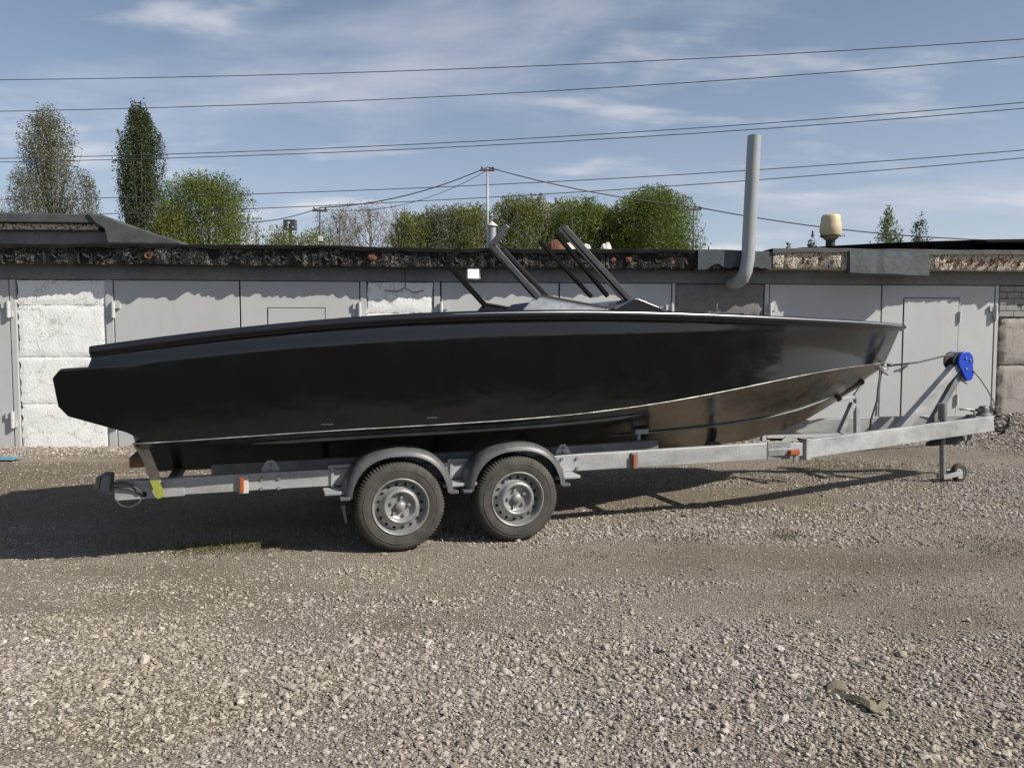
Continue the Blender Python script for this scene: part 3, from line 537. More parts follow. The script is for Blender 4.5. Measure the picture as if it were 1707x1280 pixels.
# distant overhead lines, read off at three places each
LN = [((0,133.5),(854,112),(1707,65.5)), ((0,186),(854,155.5),(1707,95)), ((0,264.5),(854,232.5),(1707,171)), ((0,270.5),(854,240.5),(1707,181)), ((0,333),(854,306.5),(1707,250.5)), ((0,361.5),(854,327),(1707,263.5))]
lab = ['uppermost of the power lines crossing the sky', 'second highest power line crossing the sky', 'upper wire of the close middle pair of power lines', 'lower wire of the close middle pair of power lines', 'upper wire of the lowest pair of power lines', 'lowest power line passing just over the tree tops']
for q, lb in zip(LN, lab):
    co = np.polyfit([a[0] for a in q], [a[1] for a in q], 2); pts = [at(x, np.polyval(co, x), 43-9*(x/1707)) for x in np.linspace(-700, 2400, 26)]
    cable(pts, 'power_line', lb, .021, 'wire', 5, 'overhead power lines', 'power line')
def flood():
    c = W(788.5, 458, .16); e = tag(empty('floodlight', tuple(wo(788.5, 458, .0)), A5), 'small lit white floodlight under the eave over the gates', 'floodlight')
    MB().box((-.10, -.17, -.082), (.10, -.13, .082)).build('housing', M['galv'], e, bevel=.008)
    MB().box((-.076, -.1735, -.06), (.076, -.1705, .06)).build('lamp_panel', M['lamp'], e)
    MB().box((-.11, -.15, -.012), (-.101, .03, .012)).box((.101, -.15, -.012), (.11, .03, .012)).build('bracket', M['galv_dark'], e)
flood()
def rubble(pxs, n, name, label, cat, mat, seed, h):
    (x0, x1, yb) = pxs; a, b = wo(x0, yb, n), wo(x1, yb, n); L = b[0]-a[0]; rr = np.random.default_rng(seed); P = []
    for j in range(7):
        row = []
        for i in range(15):
            t = i/14; w = math.sin(math.pi*j/6); e = math.sin(math.pi*min(max(t, .0), 1))**.45
            row.append((L*t, (j/6-.5)*.3*e, max(0, h*min(1, e*1.25)*w*(.62+.45*float(fbm(t*5+seed, j*.7, seed, 3))))))
        P.append(row)
    o = MB().grid(P).build(name, M[mat], None, False); o.location = (a[0], a[1], 2.80); tag(o, label, cat); return o
rubble((912, 945, 410), -.3, 'cardboard_scrap', 'crumpled brown cardboard scrap lying on the garage roof', 'scrap', 'plug_rust', 3, .24)
rubble((928, 968, 411), -.35, 'white_sack', 'long flattened white sack lying on the garage roof', 'sack', 'white', 5, .19)
rubble((968, 986, 411), -.4, 'white_rag', 'grey white rag lying between the sack and small debris', 'rag', 'white', 8, .16)
rubble((1000, 1020, 411), -.3, 'white_debris', 'small heap of white debris alone on the roof', 'debris', 'white', 9, .18)
# ------------------------------------------------------------------ trailer
TL = tuple(TO)
tr = tag(empty('boat_trailer', TL, A18), 'galvanised twin axle boat trailer with grey fenders and blue winch', 'trailer')
def both(f):
    f(1); f(-1)
RV = .87
def rails(sg):
    y = -sg*(RV-.03); hb = .47; ht = .60
    poly = [(-1.50, .470), (3.30, .484), (3.30, .628), (1.35, .610), (-.40, .594), (-1.50, .590)]
    MB().prism(poly, y-.03, y+.03).build('side_rail', M['galv'], tr, bevel=.004)
    MB().prism([(-1.87, .456), (-1.44, .463), (-1.44, .584), (-1.87, .588)], y-.037, y+.037).build('rail_end', M['galv'], tr, bevel=.004)
both(rails)
# cross members and inner beams
for u in (-1.55, -.45, .44, 1.2, 2.4, 3.2): MB().box((u-.03, -.80, .475), (u+.03, .80, .545)).build('cross_member', M['galv_dark'], tr, bevel=.004)
for sg in (1, -1):
    MB().prism([(-1.28, .545), (1.3, .56), (1.3, .645), (-1.28, .635)], -sg*.62-.04, -sg*.62+.04).build('bunk_beam', M['galv_dark'], tr, bevel=.004)
    MB().prism([(1.31, .565), (2.3, .58), (2.3, .665), (1.31, .645)], -sg*.62-.035, -sg*.62+.035).build('bunk_beam', M['galv_dark'], tr, bevel=.004)
    for u in (-1.1, .45, 1.1, 2.1): MB().box((u-.03, -sg*.62-.03, .54), (u+.03, -sg*.62+.03, .555)).build('bunk_post', M['galv'], tr)
# triangular adjusting plates standing on the rail, with their bolts
for px, py in ((451, 780), (939, 752)):
    u, z = bz(px, py, RV-.05); p = MB().prism([(u-.062, z-.06), (u+.062, z-.06), (u+.06, z+.0), (u+.022, z+.055), (u-.022, z+.055), (u-.06, z+.0)], -RV+.055, -RV+.067).build('adjuster_plate', M['galv'], tr, bevel=.003)
    for du, dz in ((0, .025), (0, -.012), (-.035, -.03), (.035, -.03)): MB().tube([(u+du, -RV+.067, z+dz), (u+du, -RV+.04, z+dz)], .011, 8).build('bolt', M['galv_dark'], p, True, auto=40)
for px in (436, 465, 936, 961):
    for top in (0, 1):
        u, z = bz(px, {436: 797, 465: 796, 936: 765, 961: 763.5}[px]+17*(1-top), RV); MB().tube([(u, -RV-.002, z), (u, -RV-.014, z)], .013, 6).build('bolt', M['galv_dark'], tr)
# drawbar: two arms meeting at the coupling
def arms(sg):
    P = [(3.28, RV-.03, .556), (3.74, .79, .548), (6.72, .10, .600)]
    pts = [(u, -sg*v, z) for u, v, z in P]
    MB().bar(pts[0], pts[1], .05, .115).build('drawbar_socket', M['galv'], tr, bevel=.004)
    MB().bar((3.70, -sg*.80, .548), pts[2], .06, .165).build('drawbar_arm', M['galv'], tr, bevel=.005)
    MB().bar((3.66, -sg*.812, .547), (3.72, -sg*.797, .5475), .078, .19).build('clamp_plate', M['galv'], tr, bevel=.004)
    MB().bar((3.24, -sg*(RV+.0), .556), (3.50, -sg*(RV-.03), .553), .012, .16).build('joint_plate', M['galv_dark'], tr, bevel=.004)
    MB().prism([(3.42, .63), (3.60, .63), (3.55, .675), (3.47, .675)], -sg*.82-.006, -sg*.82+.006).build('lug_plate', M['galv'], tr)
both(arms)
# coupling
MB().bar((6.55, 0, .615), (6.86, 0, .62), .11, .12).build('overrun_housing', M['galv_dark'], tr, bevel=.012)
MB().lathe([(0, .19), (.04, .185), (.055, .16), (.05, .12), (.06, .11), (.085, .09), (.085, .06), (.05, .05), (0, .05)], (6.72, 0, .60), 'z', 16).build('coupling_head', M['galv_dark'], tr, True, auto=50)
MB().bar((6.55, 0, .74), (6.86, 0, .745), .05, .03).tube([(6.86, 0, .745), (6.90, 0, .70), (6.87, 0, .66)], .022, 8).build('coupling_lever', M['rubber'], tr, True, auto=40)
MB().tube([(6.74, -.10, .66), (6.86, -.13, .70), (6.95, -.12, .66), (6.96, -.11, .56), (6.88, -.10, .50), (6.78, -.10, .52)], .012, 8).tube([(6.70, -.12, .63), (6.84, -.15, .665), (6.92, -.14, .60), (6.88, -.12, .53), (6.76, -.12, .55)], .01, 8).tube([(6.72,-.1,.58),(6.85,-.13,.60),(6.90,-.12,.50),(6.82,-.1,.47)], .009, 8).build('brake_cable', M['rubber'], tr, True)
MB().tube([T(1600, 682, .10), T(1624, 683, .10), T(1624, 696, .10)], .011, 8).build('brake_handle', M['galv'], tr, True)
MB().lathe([(.03, -.11), (.034, -.10), (.034, .10), (.03, .11)], (0,0,0), 'z', 8)
MB().tube([T(1545, 741, .14), T(1560, 736, .14), T(1590, 733, .14), T(1606, 731, .14)], [.02, .045, .05, .02], 10).build('rubber_gaiter', M['rubber'], tr, True)
MB().bar(T(1590, 742, .1), T(1603, 724, .1), .02, .05).bar(T(1612, 742, .1), T(1618, 722, .1), .02, .04).build('damper_bracket', M['galv_dark'], tr)
MB().tube([T(1345, 759, .6), T(1450, 750, .4), T(1548, 743, .16)], .006, 6).build('brake_rod', M['galv'], tr)
# winch stand, winch, bow stop
MB().bar(T(1500, 716, .06), T(1592, 612, .06), .09, .09, (0,1,0)).build('winch_post', M['galv'], tr, bevel=.006)
MB().bar(T(1548, 712, .06), T(1599, 622, .06), .07, .06, (0,1,0)).build('winch_brace', M['galv_dark'], tr, bevel=.006)
MB().bar(T(1588, 617, .06), T(1616, 633, .06), .12, .02, (0,1,0)).build('winch_plate', M['galv'], tr, bevel=.003)
u0, z0 = bz(1609, 602, .12); u1, z1 = bz(1613, 624, .12)
w = MB()
prof = [(u0+.105*math.cos(t), z0+.105*math.sin(t)) for t in np.linspace(math.radians(-20), math.radians(215), 22)] + [(u1-.055, z1-.02), (u1-.02, z1-.075), (u1+.05, z1-.06), (u1+.075, z1+.0)]
wi = w.prism(prof, -.10, -.135).build('winch', M['blue'], tr, bevel=.008)
MB().prism(prof, .03, .06).build('side_plate', M['blue'], wi, bevel=.006)
MB().lathe([(.0, .10), (.10, .10), (.10, .085), (.05, .08), (.05, -.01), (.10, -.02), (.10, -.03)], (u0-.045, 0, z0+.0), 'y', 22).build('drum', M['rubber'], wi, True, auto=40)
for du, dz in ((-.01, .03), (.05, .015), (.0, -.08)): MB().tube([(u0+du, -.135, z0+dz), (u0+du, -.146, z0+dz)], .011, 8).build('bolt', M['galv'], wi)
MB().tube([T(1622, 618, .14), T(1634, 632, .14), T(1646, 650, .13), T(1656, 668, .12), T(1660, 682, .1)], .006, 6).build('breakaway_cable', M['cable'], tr, True)
o = MB().tube([T(1588, 590, .04), T(1530, 604, .03), T(1487, 609, .02)], .010, 6).tube([T(1487, 609, .02), T(1478, 608, 0)], .016, 6).build('winch_strap', M['cable'], tr, True)
MB().bar(T(1400, 722, .06), T(1422, 672, .06), .055, .055, (0,1,0)).bar(T(1428, 722, .06), T(1428, 655, .06), .05, .045, (0,1,0)).build('bow_post', M['galv'], tr, bevel=.004)
bs = MB().bar(T(1396, 667, .10), T(1426, 662, .10), .02, .035).bar(T(1424, 662, .10), T(1440, 636, .10), .02, .035).build('bow_cradle', M['galv'], tr, bevel=.003)
for px, py in ((1399, 664), (1437, 637)): MB().tube([T(px, py, .14), T(px, py, -.14)], .026, 12).build('roller', M['rubber'], bs, True, auto=50)
MB().bar(T(1397, 663, .12), T(1436, 640, .12), .03, .02).build('rubber_pad', M['rubber'], bs)
# keel roller post half way
MB().bar(T(1064, 756, .55), T(1064, 722, .55), .03, .03).box((bz(1064,718,.55)[0]-.062, -.62, bz(1064,722,.55)[1]), (bz(1064,718,.55)[0]+.062, -.50, bz(1064,714,.55)[1])).build('support_post', M['galv'], tr, bevel=.003)
# step brackets beside the fenders
for x0, x1, y0, y1 in ((541, 580, 812, 826), (738, 800, 800, 812), (925, 966, 786, 799)):
    a, b = bz(x0, y1, 1.02), bz(x1, y0, 1.02); MB().box((a[0], -1.04, a[1]), (b[0], -.84, a[1]+.025)).build('fender_bracket', M['galv'], tr, bevel=.004)
for px in (554, 752):
    u, z = bz(px, 800, RV); MB().box((u-.012, -RV-.016, .46), (u+.012, -RV-.003, .62)).box((u-.03, -RV-.016, .60), (u+.13, -RV+.06, .625)).build('u_clamp', M['galv'], tr, bevel=.003)
# axles, wheels, fenders
WHU = (0.003, .885); WR = .331; FV = 1.085
def wheel(u, sg):
    w = MB().lathe([(.0, -.06), (.075, -.06), (.075, -.14), (0, -.14)], (0,0,0), 'y', 20).build('wheel', M['galv_dark'], tr, True, auto=40)
    jig = lambda j, k: (-.007 if (k % 4 in (0, 1)) else 0) if j in (6, 7, 8, 12, 13, 14) else (-.002 if k % 4 < 2 and j in (5,) else 0)
    tp = [(.198, -.012), (.205, .004), (.232, .010), (.262, .012), (.288, .008), (.306, .0), (.320, -.014), (.328, -.030), (.331, -.048), (.331, -.085), (.323, -.088), (.323, -.096), (.331, -.099), (.331, -.135), (.327, -.155), (.30, -.180), (.24, -.19), (.198, -.17)]
    MB().lathe(tp, (0,0,0), 'y', 320, jig).build('tyre', M['tyre'], w, True, auto=38)
    MB().lathe([(.262, .0122), (.264, .0142), (.268, .0142), (.27, .0115)], (0,0,0), 'y', 96).build('sidewall_ring', M['tyre'], w, True)
    rp_ = [(.200, -.02), (.207, .0), (.207, .008), (.202, .011), (.196, .008), (.190, -.016), (.184, -.040), (.178, -.050), (.168, -.046), (.150, -.040), (.136, -.030), (.129, -.008), (.122, .004), (.112, .008), (.103, .004), (.095, -.014), (.088, -.026), (.066, -.030), (.040, -.030), (.036, -.022), (.034, -.005), (.030, .0), (.0, .002)]
    MB().lathe(rp_, (0,0,0), 'y', 64).build('rim', M['rim'], w, True, auto=60)
    for k in range(16):
        t = 2*math.pi*(k+.5)/16; c = (.157*math.cos(t), 0, .157*math.sin(t)); vh = MB().add([(c[0]+.0125*math.cos(a), .0395, c[2]+.0125*math.sin(a)) for a in [2*math.pi*e/10 for e in range(10)]], [tuple(range(10))]).build('vent_hole', M['hole'], w)
    for k in range(5):
        t = 2*math.pi*(k+.25)/5; MB().tube([(.066*math.cos(t), .034, .066*math.sin(t)), (.066*math.cos(t), .010, .066*math.sin(t))], .0125, 6).build('wheel_bolt', M['rim'], w)
    w.location = (u, -sg*(FV-.008), WR); w.rotation_euler = (0, random.uniform(0, 6), 0 if sg > 0 else math.pi); return w
def fender(u, sg):
    cs = [(.86, -.012), (.86, .0), (.90, .002), (1.0, .002), (1.045, -.003), (1.075, -.018), (1.09, -.04), (1.095, -.058), (1.088, -.060), (1.078, -.04), (1.04, -.012), (.90, -.008)]
    P = []; K = 36
    for i in range(K+1):
        t = math.radians(13 + 154*i/K); fl = 1
        ex = 2.35; c, s = math.cos(t), math.sin(t); rr = (abs(c/.405)**ex + abs(s/.418)**ex)**(-1/ex)
        P.append([(u+c*(rr+d), -sg*v, WR+.005+s*(rr+d)) for v, d in cs])
    n = len(cs); mb = MB(); vv = [p for r in P for p in r]; mb.add(vv, [(i*n+j, i*n+(j+1) % n, (i+1)*n+(j+1) % n, (i+1)*n+j) for i in range(K) for j in range(n)] + [tuple(range(n)), tuple(K*n+j for j in range(n))])
    f = mb.build('fender', M['plastic'], tr, True, auto=32)
    for t in (13, 167):
        c, s = math.cos(math.radians(t)), math.sin(math.radians(t)); x = u+c*.40; z = WR+.005+s*.40-.012
        MB().box((x-.035, -sg*1.095, z-.012), (x+.035, -sg*.88, z+.012)).build('fender_foot', M['plastic'], f, bevel=.006)
    MB().box((u-.045, -sg*1.04, WR+.423), (u+.045, -sg*1.01, WR+.4258)).build('molded_mark', M['plastic'], f)
for u in WHU:
    for sg in (1, -1): wheel(u, sg); fender(u, sg)
    MB().tube([(u, -.95, WR), (u, .95, WR)], .03, 10).build('axle', M['galv_dark'], tr, True)
    for sg in (1, -1): MB().box((u-.05, -sg*.80, WR-.03), (u+.05, -sg*.88, .46)).build('axle_mount', M['galv_dark'], tr)
MB().prism([(-.425, .425), (-.395, .425), (-.372, .24), (-.386, .24)], -1.06, -.9).build('mud_flap', M['rubber'], tr)
# marker lamps
for px, py, w_, h_ in ((403, 808, .028, .105), (1056.5, 768, .026, .11)):
    u, z = bz(px, py, RV+.02); mk = MB().box((u-w_/2-.006, -RV-.001, z-h_/2-.01), (u+w_/2+.03, -RV-.016, z+h_/2+.012)).build('side_marker', M['white' if px < 500 else 'galv_dark'], tr, bevel=.003)
    MB().box((u-w_/2, -RV-.0165, z-h_/2), (u+w_/2, -RV-.04, z+h_/2)).build('lens', M['amber'], mk, bevel=.005)
u, z = bz(1324, 754, RV+.03); mk = MB().box((u-.25, -RV-.008, z-.03), (u+.07, -RV+.05, z+.035)).build('side_marker', M['galv_dark'], tr, bevel=.006); MB().box((u-.045, -RV-.010, z-.022), (u+.055, -RV-.04, z+.022)).build('lens', M['amber'], mk, bevel=.005)
MB().box((u+.02, -RV-.005, z-.09), (u+.065, -RV+.01, z-.031)).build('reflector_tab', M['galv_dark'], tr)
# rear lamp with its cable
MB().prism([(-2.02, .56), (-1.90, .58), (-1.90, .70), (-2.0, .69)], -.86, -.62)
tl_ = MB().prism([(-1.965, .515), (-1.90, .51), (-1.89, .625), (-1.95, .635)], -RV+.02, -RV+.16).build('tail_lamp', M['galv_dark'], tr, bevel=.012)
MB().prism([(-2.0, .53), (-1.966, .525), (-1.952, .625), (-1.985, .615)], -RV+.03, -RV+.15).build('lens', M['red'], tl_, bevel=.012)
MB().box((-1.93, -RV+.055, .49), (-1.865, -RV+.16, .56)).build('bracket', M['galv_dark'], tl_)
MB().tube([T(190, 806, .9), T(205, 804, .9), T(222, 809, .9), T(234, 820, .9), T(238, 824, .87)], .008, 7).tube([T(190, 812, .9), T(215, 814, .9), T(238, 826, .87)], .007, 7).tube([T(192, 831, .9), T(200, 842, .9), T(216, 846, .9), T(232, 838, .9), T(238, 826, .87)], .004, 6).build('lamp_cable', M['cable'], tr, True)
u, z = bz(239, 824, RV+.008); MB().tube([(u, -RV-.010, z), (u, -RV+.0, z)], .022, 12).build('cable_hole', M['hole'], tr)
# jockey wheel
JV = .17
jk = MB().tube([T(1571.5, 672, JV), T(1571.5, 700, JV)], .045, 14).tube([T(1571, 700, JV), T(1571, 797, JV)], .029, 14).build('jockey_post', M['galv_dark'], tr, True, auto=50)
a = T(1570, 794, JV); b = T(1598, 790.5, JV); WJ = .098
MB().bar((a[0]-.02, a[1]-.045, a[2]), (b[0], b[1]-.045, WJ), .01, .05).bar((a[0]-.02, a[1]+.045, a[2]), (b[0], b[1]+.045, WJ), .01, .05).build('fork', M['galv'], jk)
MB().lathe([(.062, -.03), (.075, -.034), (.092, -.026), (.098, -.01), (.098, .01), (.092, .026), (.075, .034), (.062, .03)], (b[0], b[1], WJ), 'y', 28).build('jockey_tyre', M['tyre'], jk, True)
MB().lathe([(.064, .028), (.055, .012), (.03, .014), (.026, .03), (0, .032)], (b[0], b[1], WJ), 'y', 24).lathe([(0, -.032), (.026, -.03), (.03, -.014), (.055, -.012), (.064, -.028)], (b[0], b[1], WJ), 'y', 24).build('jockey_hub', M['galv'], jk, True, auto=50)
# ------------------------------------------------------------------ boat
boat = tag(empty('motor_boat', TL, A18), 'glossy black aluminium motor boat with open windscreen pillars on the trailer', 'boat')
def vs_(u): return 1.145 + .015*math.sin(max(0, min(1, (u+1.95)/3))*math.pi/2) if u < 1.3 else 1.16*(1-max(0, (u-1.3)/(5.55-1.3))**2.25)
def vc_(u): return 1.168 if u < .9 else 1.168*(1-max(0, (u-.9)/(5.34-.9))**2.75)
def trace(pts, fv):
    us, zs = [], []
    for x, y in pts:
        v = fv(1.)
        for _ in range(25): u, z = bz(x, y, v); v = .5*v+.5*max(0, fv(u))
        us.append(u); zs.append(z)
    return np.array(us), np.array(zs)
SU, SZ = trace([(150,577),(250,563),(400,546),(550,531),(700,522),(850,517.5),(1000,517),(1150,521),(1300,527),(1420,534),(1480,538),(1502,541)], vs_)
CU, CZ = trace([(236,739),(400,728),(600,716),(800,702.5),(950,692),(1100,672),(1250,643),(1360,622),(1440,609),(1475,603.5)], vc_)
SU[-1] = 5.54; CU[-1] = 5.335
kp = [bz(x, y, 0) for x, y in ((1100,748),(1180,743),(1240,735),(1300,719),(1345,699),(1390,672),(1430,643),(1460,618),(1475,603.5))]
KU = np.array([-1.7, 1.5]+[p[0] for p in kp]); KZ = np.array([.50, .50]+[p[1] for p in kp])
def smooth_interp(u, U, Z):
    c = np.polyfit(U, Z, min(6, len(U)-2)); return float(np.polyval(c, u))
NT = 72
def tpar(i): t = i/NT; return 1-(1-t)**1.25
def sheer(t): u = SU[0]+(SU[-1]-SU[0])*t; return u, max(0.0, vs_(u)) if t < 1 else 0.0, smooth_interp(u, SU, SZ)
def chine(t): u = -1.70+(CU[-1]+1.70)*t; return u, max(0.0, vc_(u)) if t < 1 else 0.0, smooth_interp(u, CU, CZ)
KS = np.concatenate([[0], np.cumsum(np.hypot(np.diff(KU), np.diff(KZ)))])
def keel(t): s = KS[-1]*t; return float(np.interp(s, KS, KU)), 0.0, float(np.interp(s, KS, KZ))
aft = [bz(x, y, v) for x, y, v in ((236, 738, 1.16), (231, 726, 1.16), (100, 690, 1.16), (87, 629, 1.16), (103, 613.5, 1.15), (147, 612, 1.15), (152, 598, 1.15))]   # aft outline of the side plating, low to high, with the stern pod
_w = np.linspace(0, 1, 201); _tilt = np.interp(_w, [0, .25, .55, .75, .79, .87, .895, 1], [-.8, -.2, .3, .6, 6.0, 7.0, -1.5, -2.5]); _pr = -np.cumsum(np.tan(np.radians(_tilt)))*.8/200; _pr -= _pr[0]+(_pr[-1]-_pr[0])*_w
def side_pt(t, w):                                                # w 0 chine .. 1 sheer: nearly upright plating with a rolled shoulder
    su, sv, sz = sheer(t); cu, cv, cz = chine(t); u = cu+(su-cu)*w; z = cz+(sz-cz)*w
    v = cv+(sv-cv)*w + float(np.interp(w, _w, _pr))*min(1, sv*2.5)*(1-.75*float(sst(.42, .7, t))) - .035*math.sin(math.pi*w)*(t**3)*min(1, sv*3)
    ku = su
    if t < .25:                                                   # slide the aft edge to its traced outline
        ue = np.interp(z, [p[1] for p in aft]+[2], [p[0] for p in aft]+[aft[-1][0]]); u0 = -1.70+(SU[0]+1.70)*w
        u += (ue-u0)*(1-t/.25)
    return u, v, z
WS = [0, .02, .05, .12, .2, .3, .4, .5, .6, .68, .74, .76, .775, .79, .805, .83, .86, .89, .905, .92, .96, 1.0]
for sg in (1, -1):
    MB().grid([[(lambda p: (p[0], -sg*p[1], p[2]))(side_pt(tpar(i), w)) for w in WS] for i in range(NT+1)]).build('hull_side', M['black'], boat, True, auto=25)
    MB().grid([[(lambda c, k, q: (k[0]+(c[0]-k[0])*q, -sg*(c[1]*q), k[2]+(c[2]-k[2])*q - .03*math.sin(math.pi*q)*(tpar(i)**2)))(chine(tpar(i)), keel(tpar(i)), q) for q in np.linspace(0, 1, 9)] for i in range(NT+1)]).build('hull_bottom', M['bottom'], boat, True)
    pts = [chine(tpar(i)) for i in range(NT+1)]; MB().tube([(u, -sg*(v+.003), z) for u, v, z in pts], [.0016+.0034*random.random() for _ in pts], 6).build('chine_weld', M['weld'], boat, True)
    # gunwale: rounded rail along the sheer, with a bright top edge
    P = []
    cs = [(-.06, .012), (-.02, .022), (.02, .020), (.034, .008), (.036, -.012), (.028, -.026), (.010, -.030), (.008, -.046), (-.012, -.05), (-.06, -.02)]
    for i in range(NT+1):
        u, v, z = sheer(tpar(i)); P.append([(u + (.0 if v > .05 else (dv if dv > 0 else 0)*.6), -sg*max(0, v+dv), z+dz-.022) for dv, dz in cs])
    n = len(cs); MB().add([p for r in P for p in r], [(i*n+j, i*n+(j+1) % n, (i+1)*n+(j+1) % n, (i+1)*n+j) for i in range(NT) for j in range(n)] + [tuple(range(n)), tuple(NT*n+j for j in range(n))]).build('gunwale', M['gunwale'], boat, True, auto=35)
    MB().grid([[(lambda s: (s[0], -sg*max(0, s[1]-a), s[2]+b))(sheer(tpar(i))) for a, b in ((-.012, .0008), (.05, .002), (.14, -.004), (.16, -.02))] for i in range(12, NT+1)]).build('side_deck', M['alu'], boat, True)
    MB().tube([(lambda q: (q[0]+(.02 if q[1] < .05 else 0), -sg*(q[1]+.036), q[2]-.018))(sheer(t_)) for t_ in np.linspace(.30, .985, 60)], [.009*min(1, .15+i_/14) for i_ in range(60)], 8).build('rub_strip', M['alu'], boat, True)
    def strake(q, t0, t1, r, mat):
        pts = []
        for i in range(41):
            t = t0+(t1-t0)*i/40; c, k = chine(t), keel(t); e = min(1, min(i, 40-i)/4+.15); pts.append((k[0]+(c[0]-k[0])*q, -sg*c[1]*q, k[2]+(c[2]-k[2])*q-.012-.02*math.sin(math.pi*q)*t*t))
        MB().tube(pts, [r*min(1, min(i, 40-i)/4+.2) for i in range(41)], 6).build('spray_strake', mat, boat, True)
    strake(.84, .1, .52, .014, M['galv_dark']); strake(.42, .5, .86, .009, M['galv_dark'])
for px, py in ((545, 708), (720, 697)):              # small skin fittings above the chine
    u, z = bz(px, py, 1.17 if px < 1000 else .95); vv_ = next((side_pt(t_, .06)[1] for t_ in np.linspace(0, 1, 200) if side_pt(t_, .06)[0] > u), 1.1)
    MB().box((u-.04, -vv_-.005, z-.005), (u+.04, -vv_+.03, z+.007)).build('skin_fitting', M['alu_frame'], boat, bevel=.004)
# transom, deck
tv = [side_pt(0, w) for w in WS]; jt = next(i for i, p in enumerate(tv) if p[2] > aft[5][1]-.004)
for nm, q in (('swim_platform', tv[:jt+1]), ('transom', tv[jt:])): MB().grid([[(p[0]+.002, -p[1]*f, p[2]) for p in q] for f in (1, .5, 0, -.5, -1)]).build(nm, M['black'], boat)
c, k = chine(0), keel(0); MB().add([(c[0], -c[1], c[2]), (k[0], 0, k[2]), (c[0], c[1], c[2])], [(0, 1, 2)]).build('transom_bottom', M['black'], boat)
MB().grid([[(sheer(tpar(i))[0], -y*max(0, sheer(tpar(i))[1]-.10), sheer(tpar(i))[2]-.03) for y in (-1, -.5, 0, .5, 1)] for i in range(0, NT+1, 2)]).build('deck', M['satin'], boat, True)
MB().bar(T(228, 722, .93), T(233, 736, .93), .03, .05).build('transom_bracket', M['galv'], boat, bevel=.003)
# windscreen: coamings and pillars
for sg in (1, -1):
    v = .75
    A, B, Cc = bz(893, 493, v), bz(870, 519, v), bz(1013, 515, v)
    mt = M['alu'] if sg > 0 else M['satin']; mp_ = M['alu_frame'] if sg > 0 else M['matte']  # far side coloured black to imitate its backlit shade; near side keeps aluminium
    MB().prism([B, (B[0], B[1]-.12), (Cc[0], Cc[1]-.12), Cc, (A[0]+.05, A[1]-.005), A], -sg*v-.012, -sg*v+.012).build('coaming_panel', mt, boat, bevel=.003)
    MB().bar((A[0]+.03, -sg*v, A[1]+.004), (Cc[0], -sg*v, Cc[1]+.008), .05, .014).build('coaming_trim', M['alu_frame'], boat)
    K, Tp = bz(818, 408, v), bz(845, 377, v)
    pl = MB().bar((A[0]+.02, -sg*v, A[1]-.02), (K[0], -sg*v, K[1]), .044, .052, (0,1,0)).bar((K[0]+.004, -sg*v, K[1]-.015), (Tp[0], -sg*v, Tp[1]), .044, .052, (0,1,0)).build('rear_pillar', mp_, boat, bevel=.004)
    if sg > 0: MB().bar((A[0]+.105, -sg*(v-.03), A[1]-.0), (K[0]+.11, -sg*(v-.03), K[1]-.03), .03, .03, (0,1,0)).build('glazing_channel', M['satin'], pl, bevel=.003)
v = .75
f0, f1 = T(1048, 499, v), T(939, 379, v)
fp = MB().bar(f0, f1, .045, .05, (0,1,0)).build('front_pillar', M['alu_frame'], boat, bevel=.004)
MB().bar((f0[0]-.055, f0[1]-.012, f0[2]-.01), (f1[0]-.045, f1[1]-.012, f1[2]-.01), .012, .016, (0,1,0)).build('glazing_bead', M['alu_frame'], fp)
for q0, q1, v in (((1013, 494), (928, 391), .2), ((986, 495), (899, 402), -.2)):
    MB().bar(T(*q0, v), T(*q1, v), .034, .038, (0,1,0)).build('front_pillar', M['matte'], boat, bevel=.004)
# console in front: wedge, and the cabin top forward of it
a0, a1, a2 = bz(1018, 520, .72), bz(1060, 498, .72), bz(1102, 518, .72)
MB().prism([(a0[0], a0[1]-.1), a0, (a1[0]-.02, a1[1]), (a1[0]+.02, a1[1]-.002), (a2[0]-.03, a2[1]+.03), (a2[0]+.02, a2[1]), (a2[0]+.02, a2[1]-.1)], -.74, .74).build('fore_console', M['gunwale'], boat, bevel=.006)
MB().bar(T(1010, 515, .73), T(1048, 498, .73), .03, .02, (0,1,0)).build('console_trim', M['alu_frame'], boat)
s0, s1 = bz(836, 520, .1), bz(868, 505, .1)
MB().prism([(s0[0]-.02, s0[1]-.15), (s0[0]-.02, s0[1]-.01), (s0[0]+.14, s0[1]+.01), (s0[0]+.20, s1[1]), (s0[0]+.34, s1[1]+.005), (s0[0]+.34, s0[1]-.15)], -.28, .25).build('helm_seat', M['satin'], boat, bevel=.01)
MB().prism([(2.2, 1.70), (3.4, 1.70), (3.3, 1.735), (2.25, 1.745)], -.6, .6).build('fore_deck_hatch', M['satin'], boat, bevel=.01)
MB().tube([(5.29, 0, 1.255), (5.37, 0, 1.25), (5.37, 0, 1.21), (5.28, 0, 1.20)], .012, 8).build('bow_eye', M['galv'], boat, True)
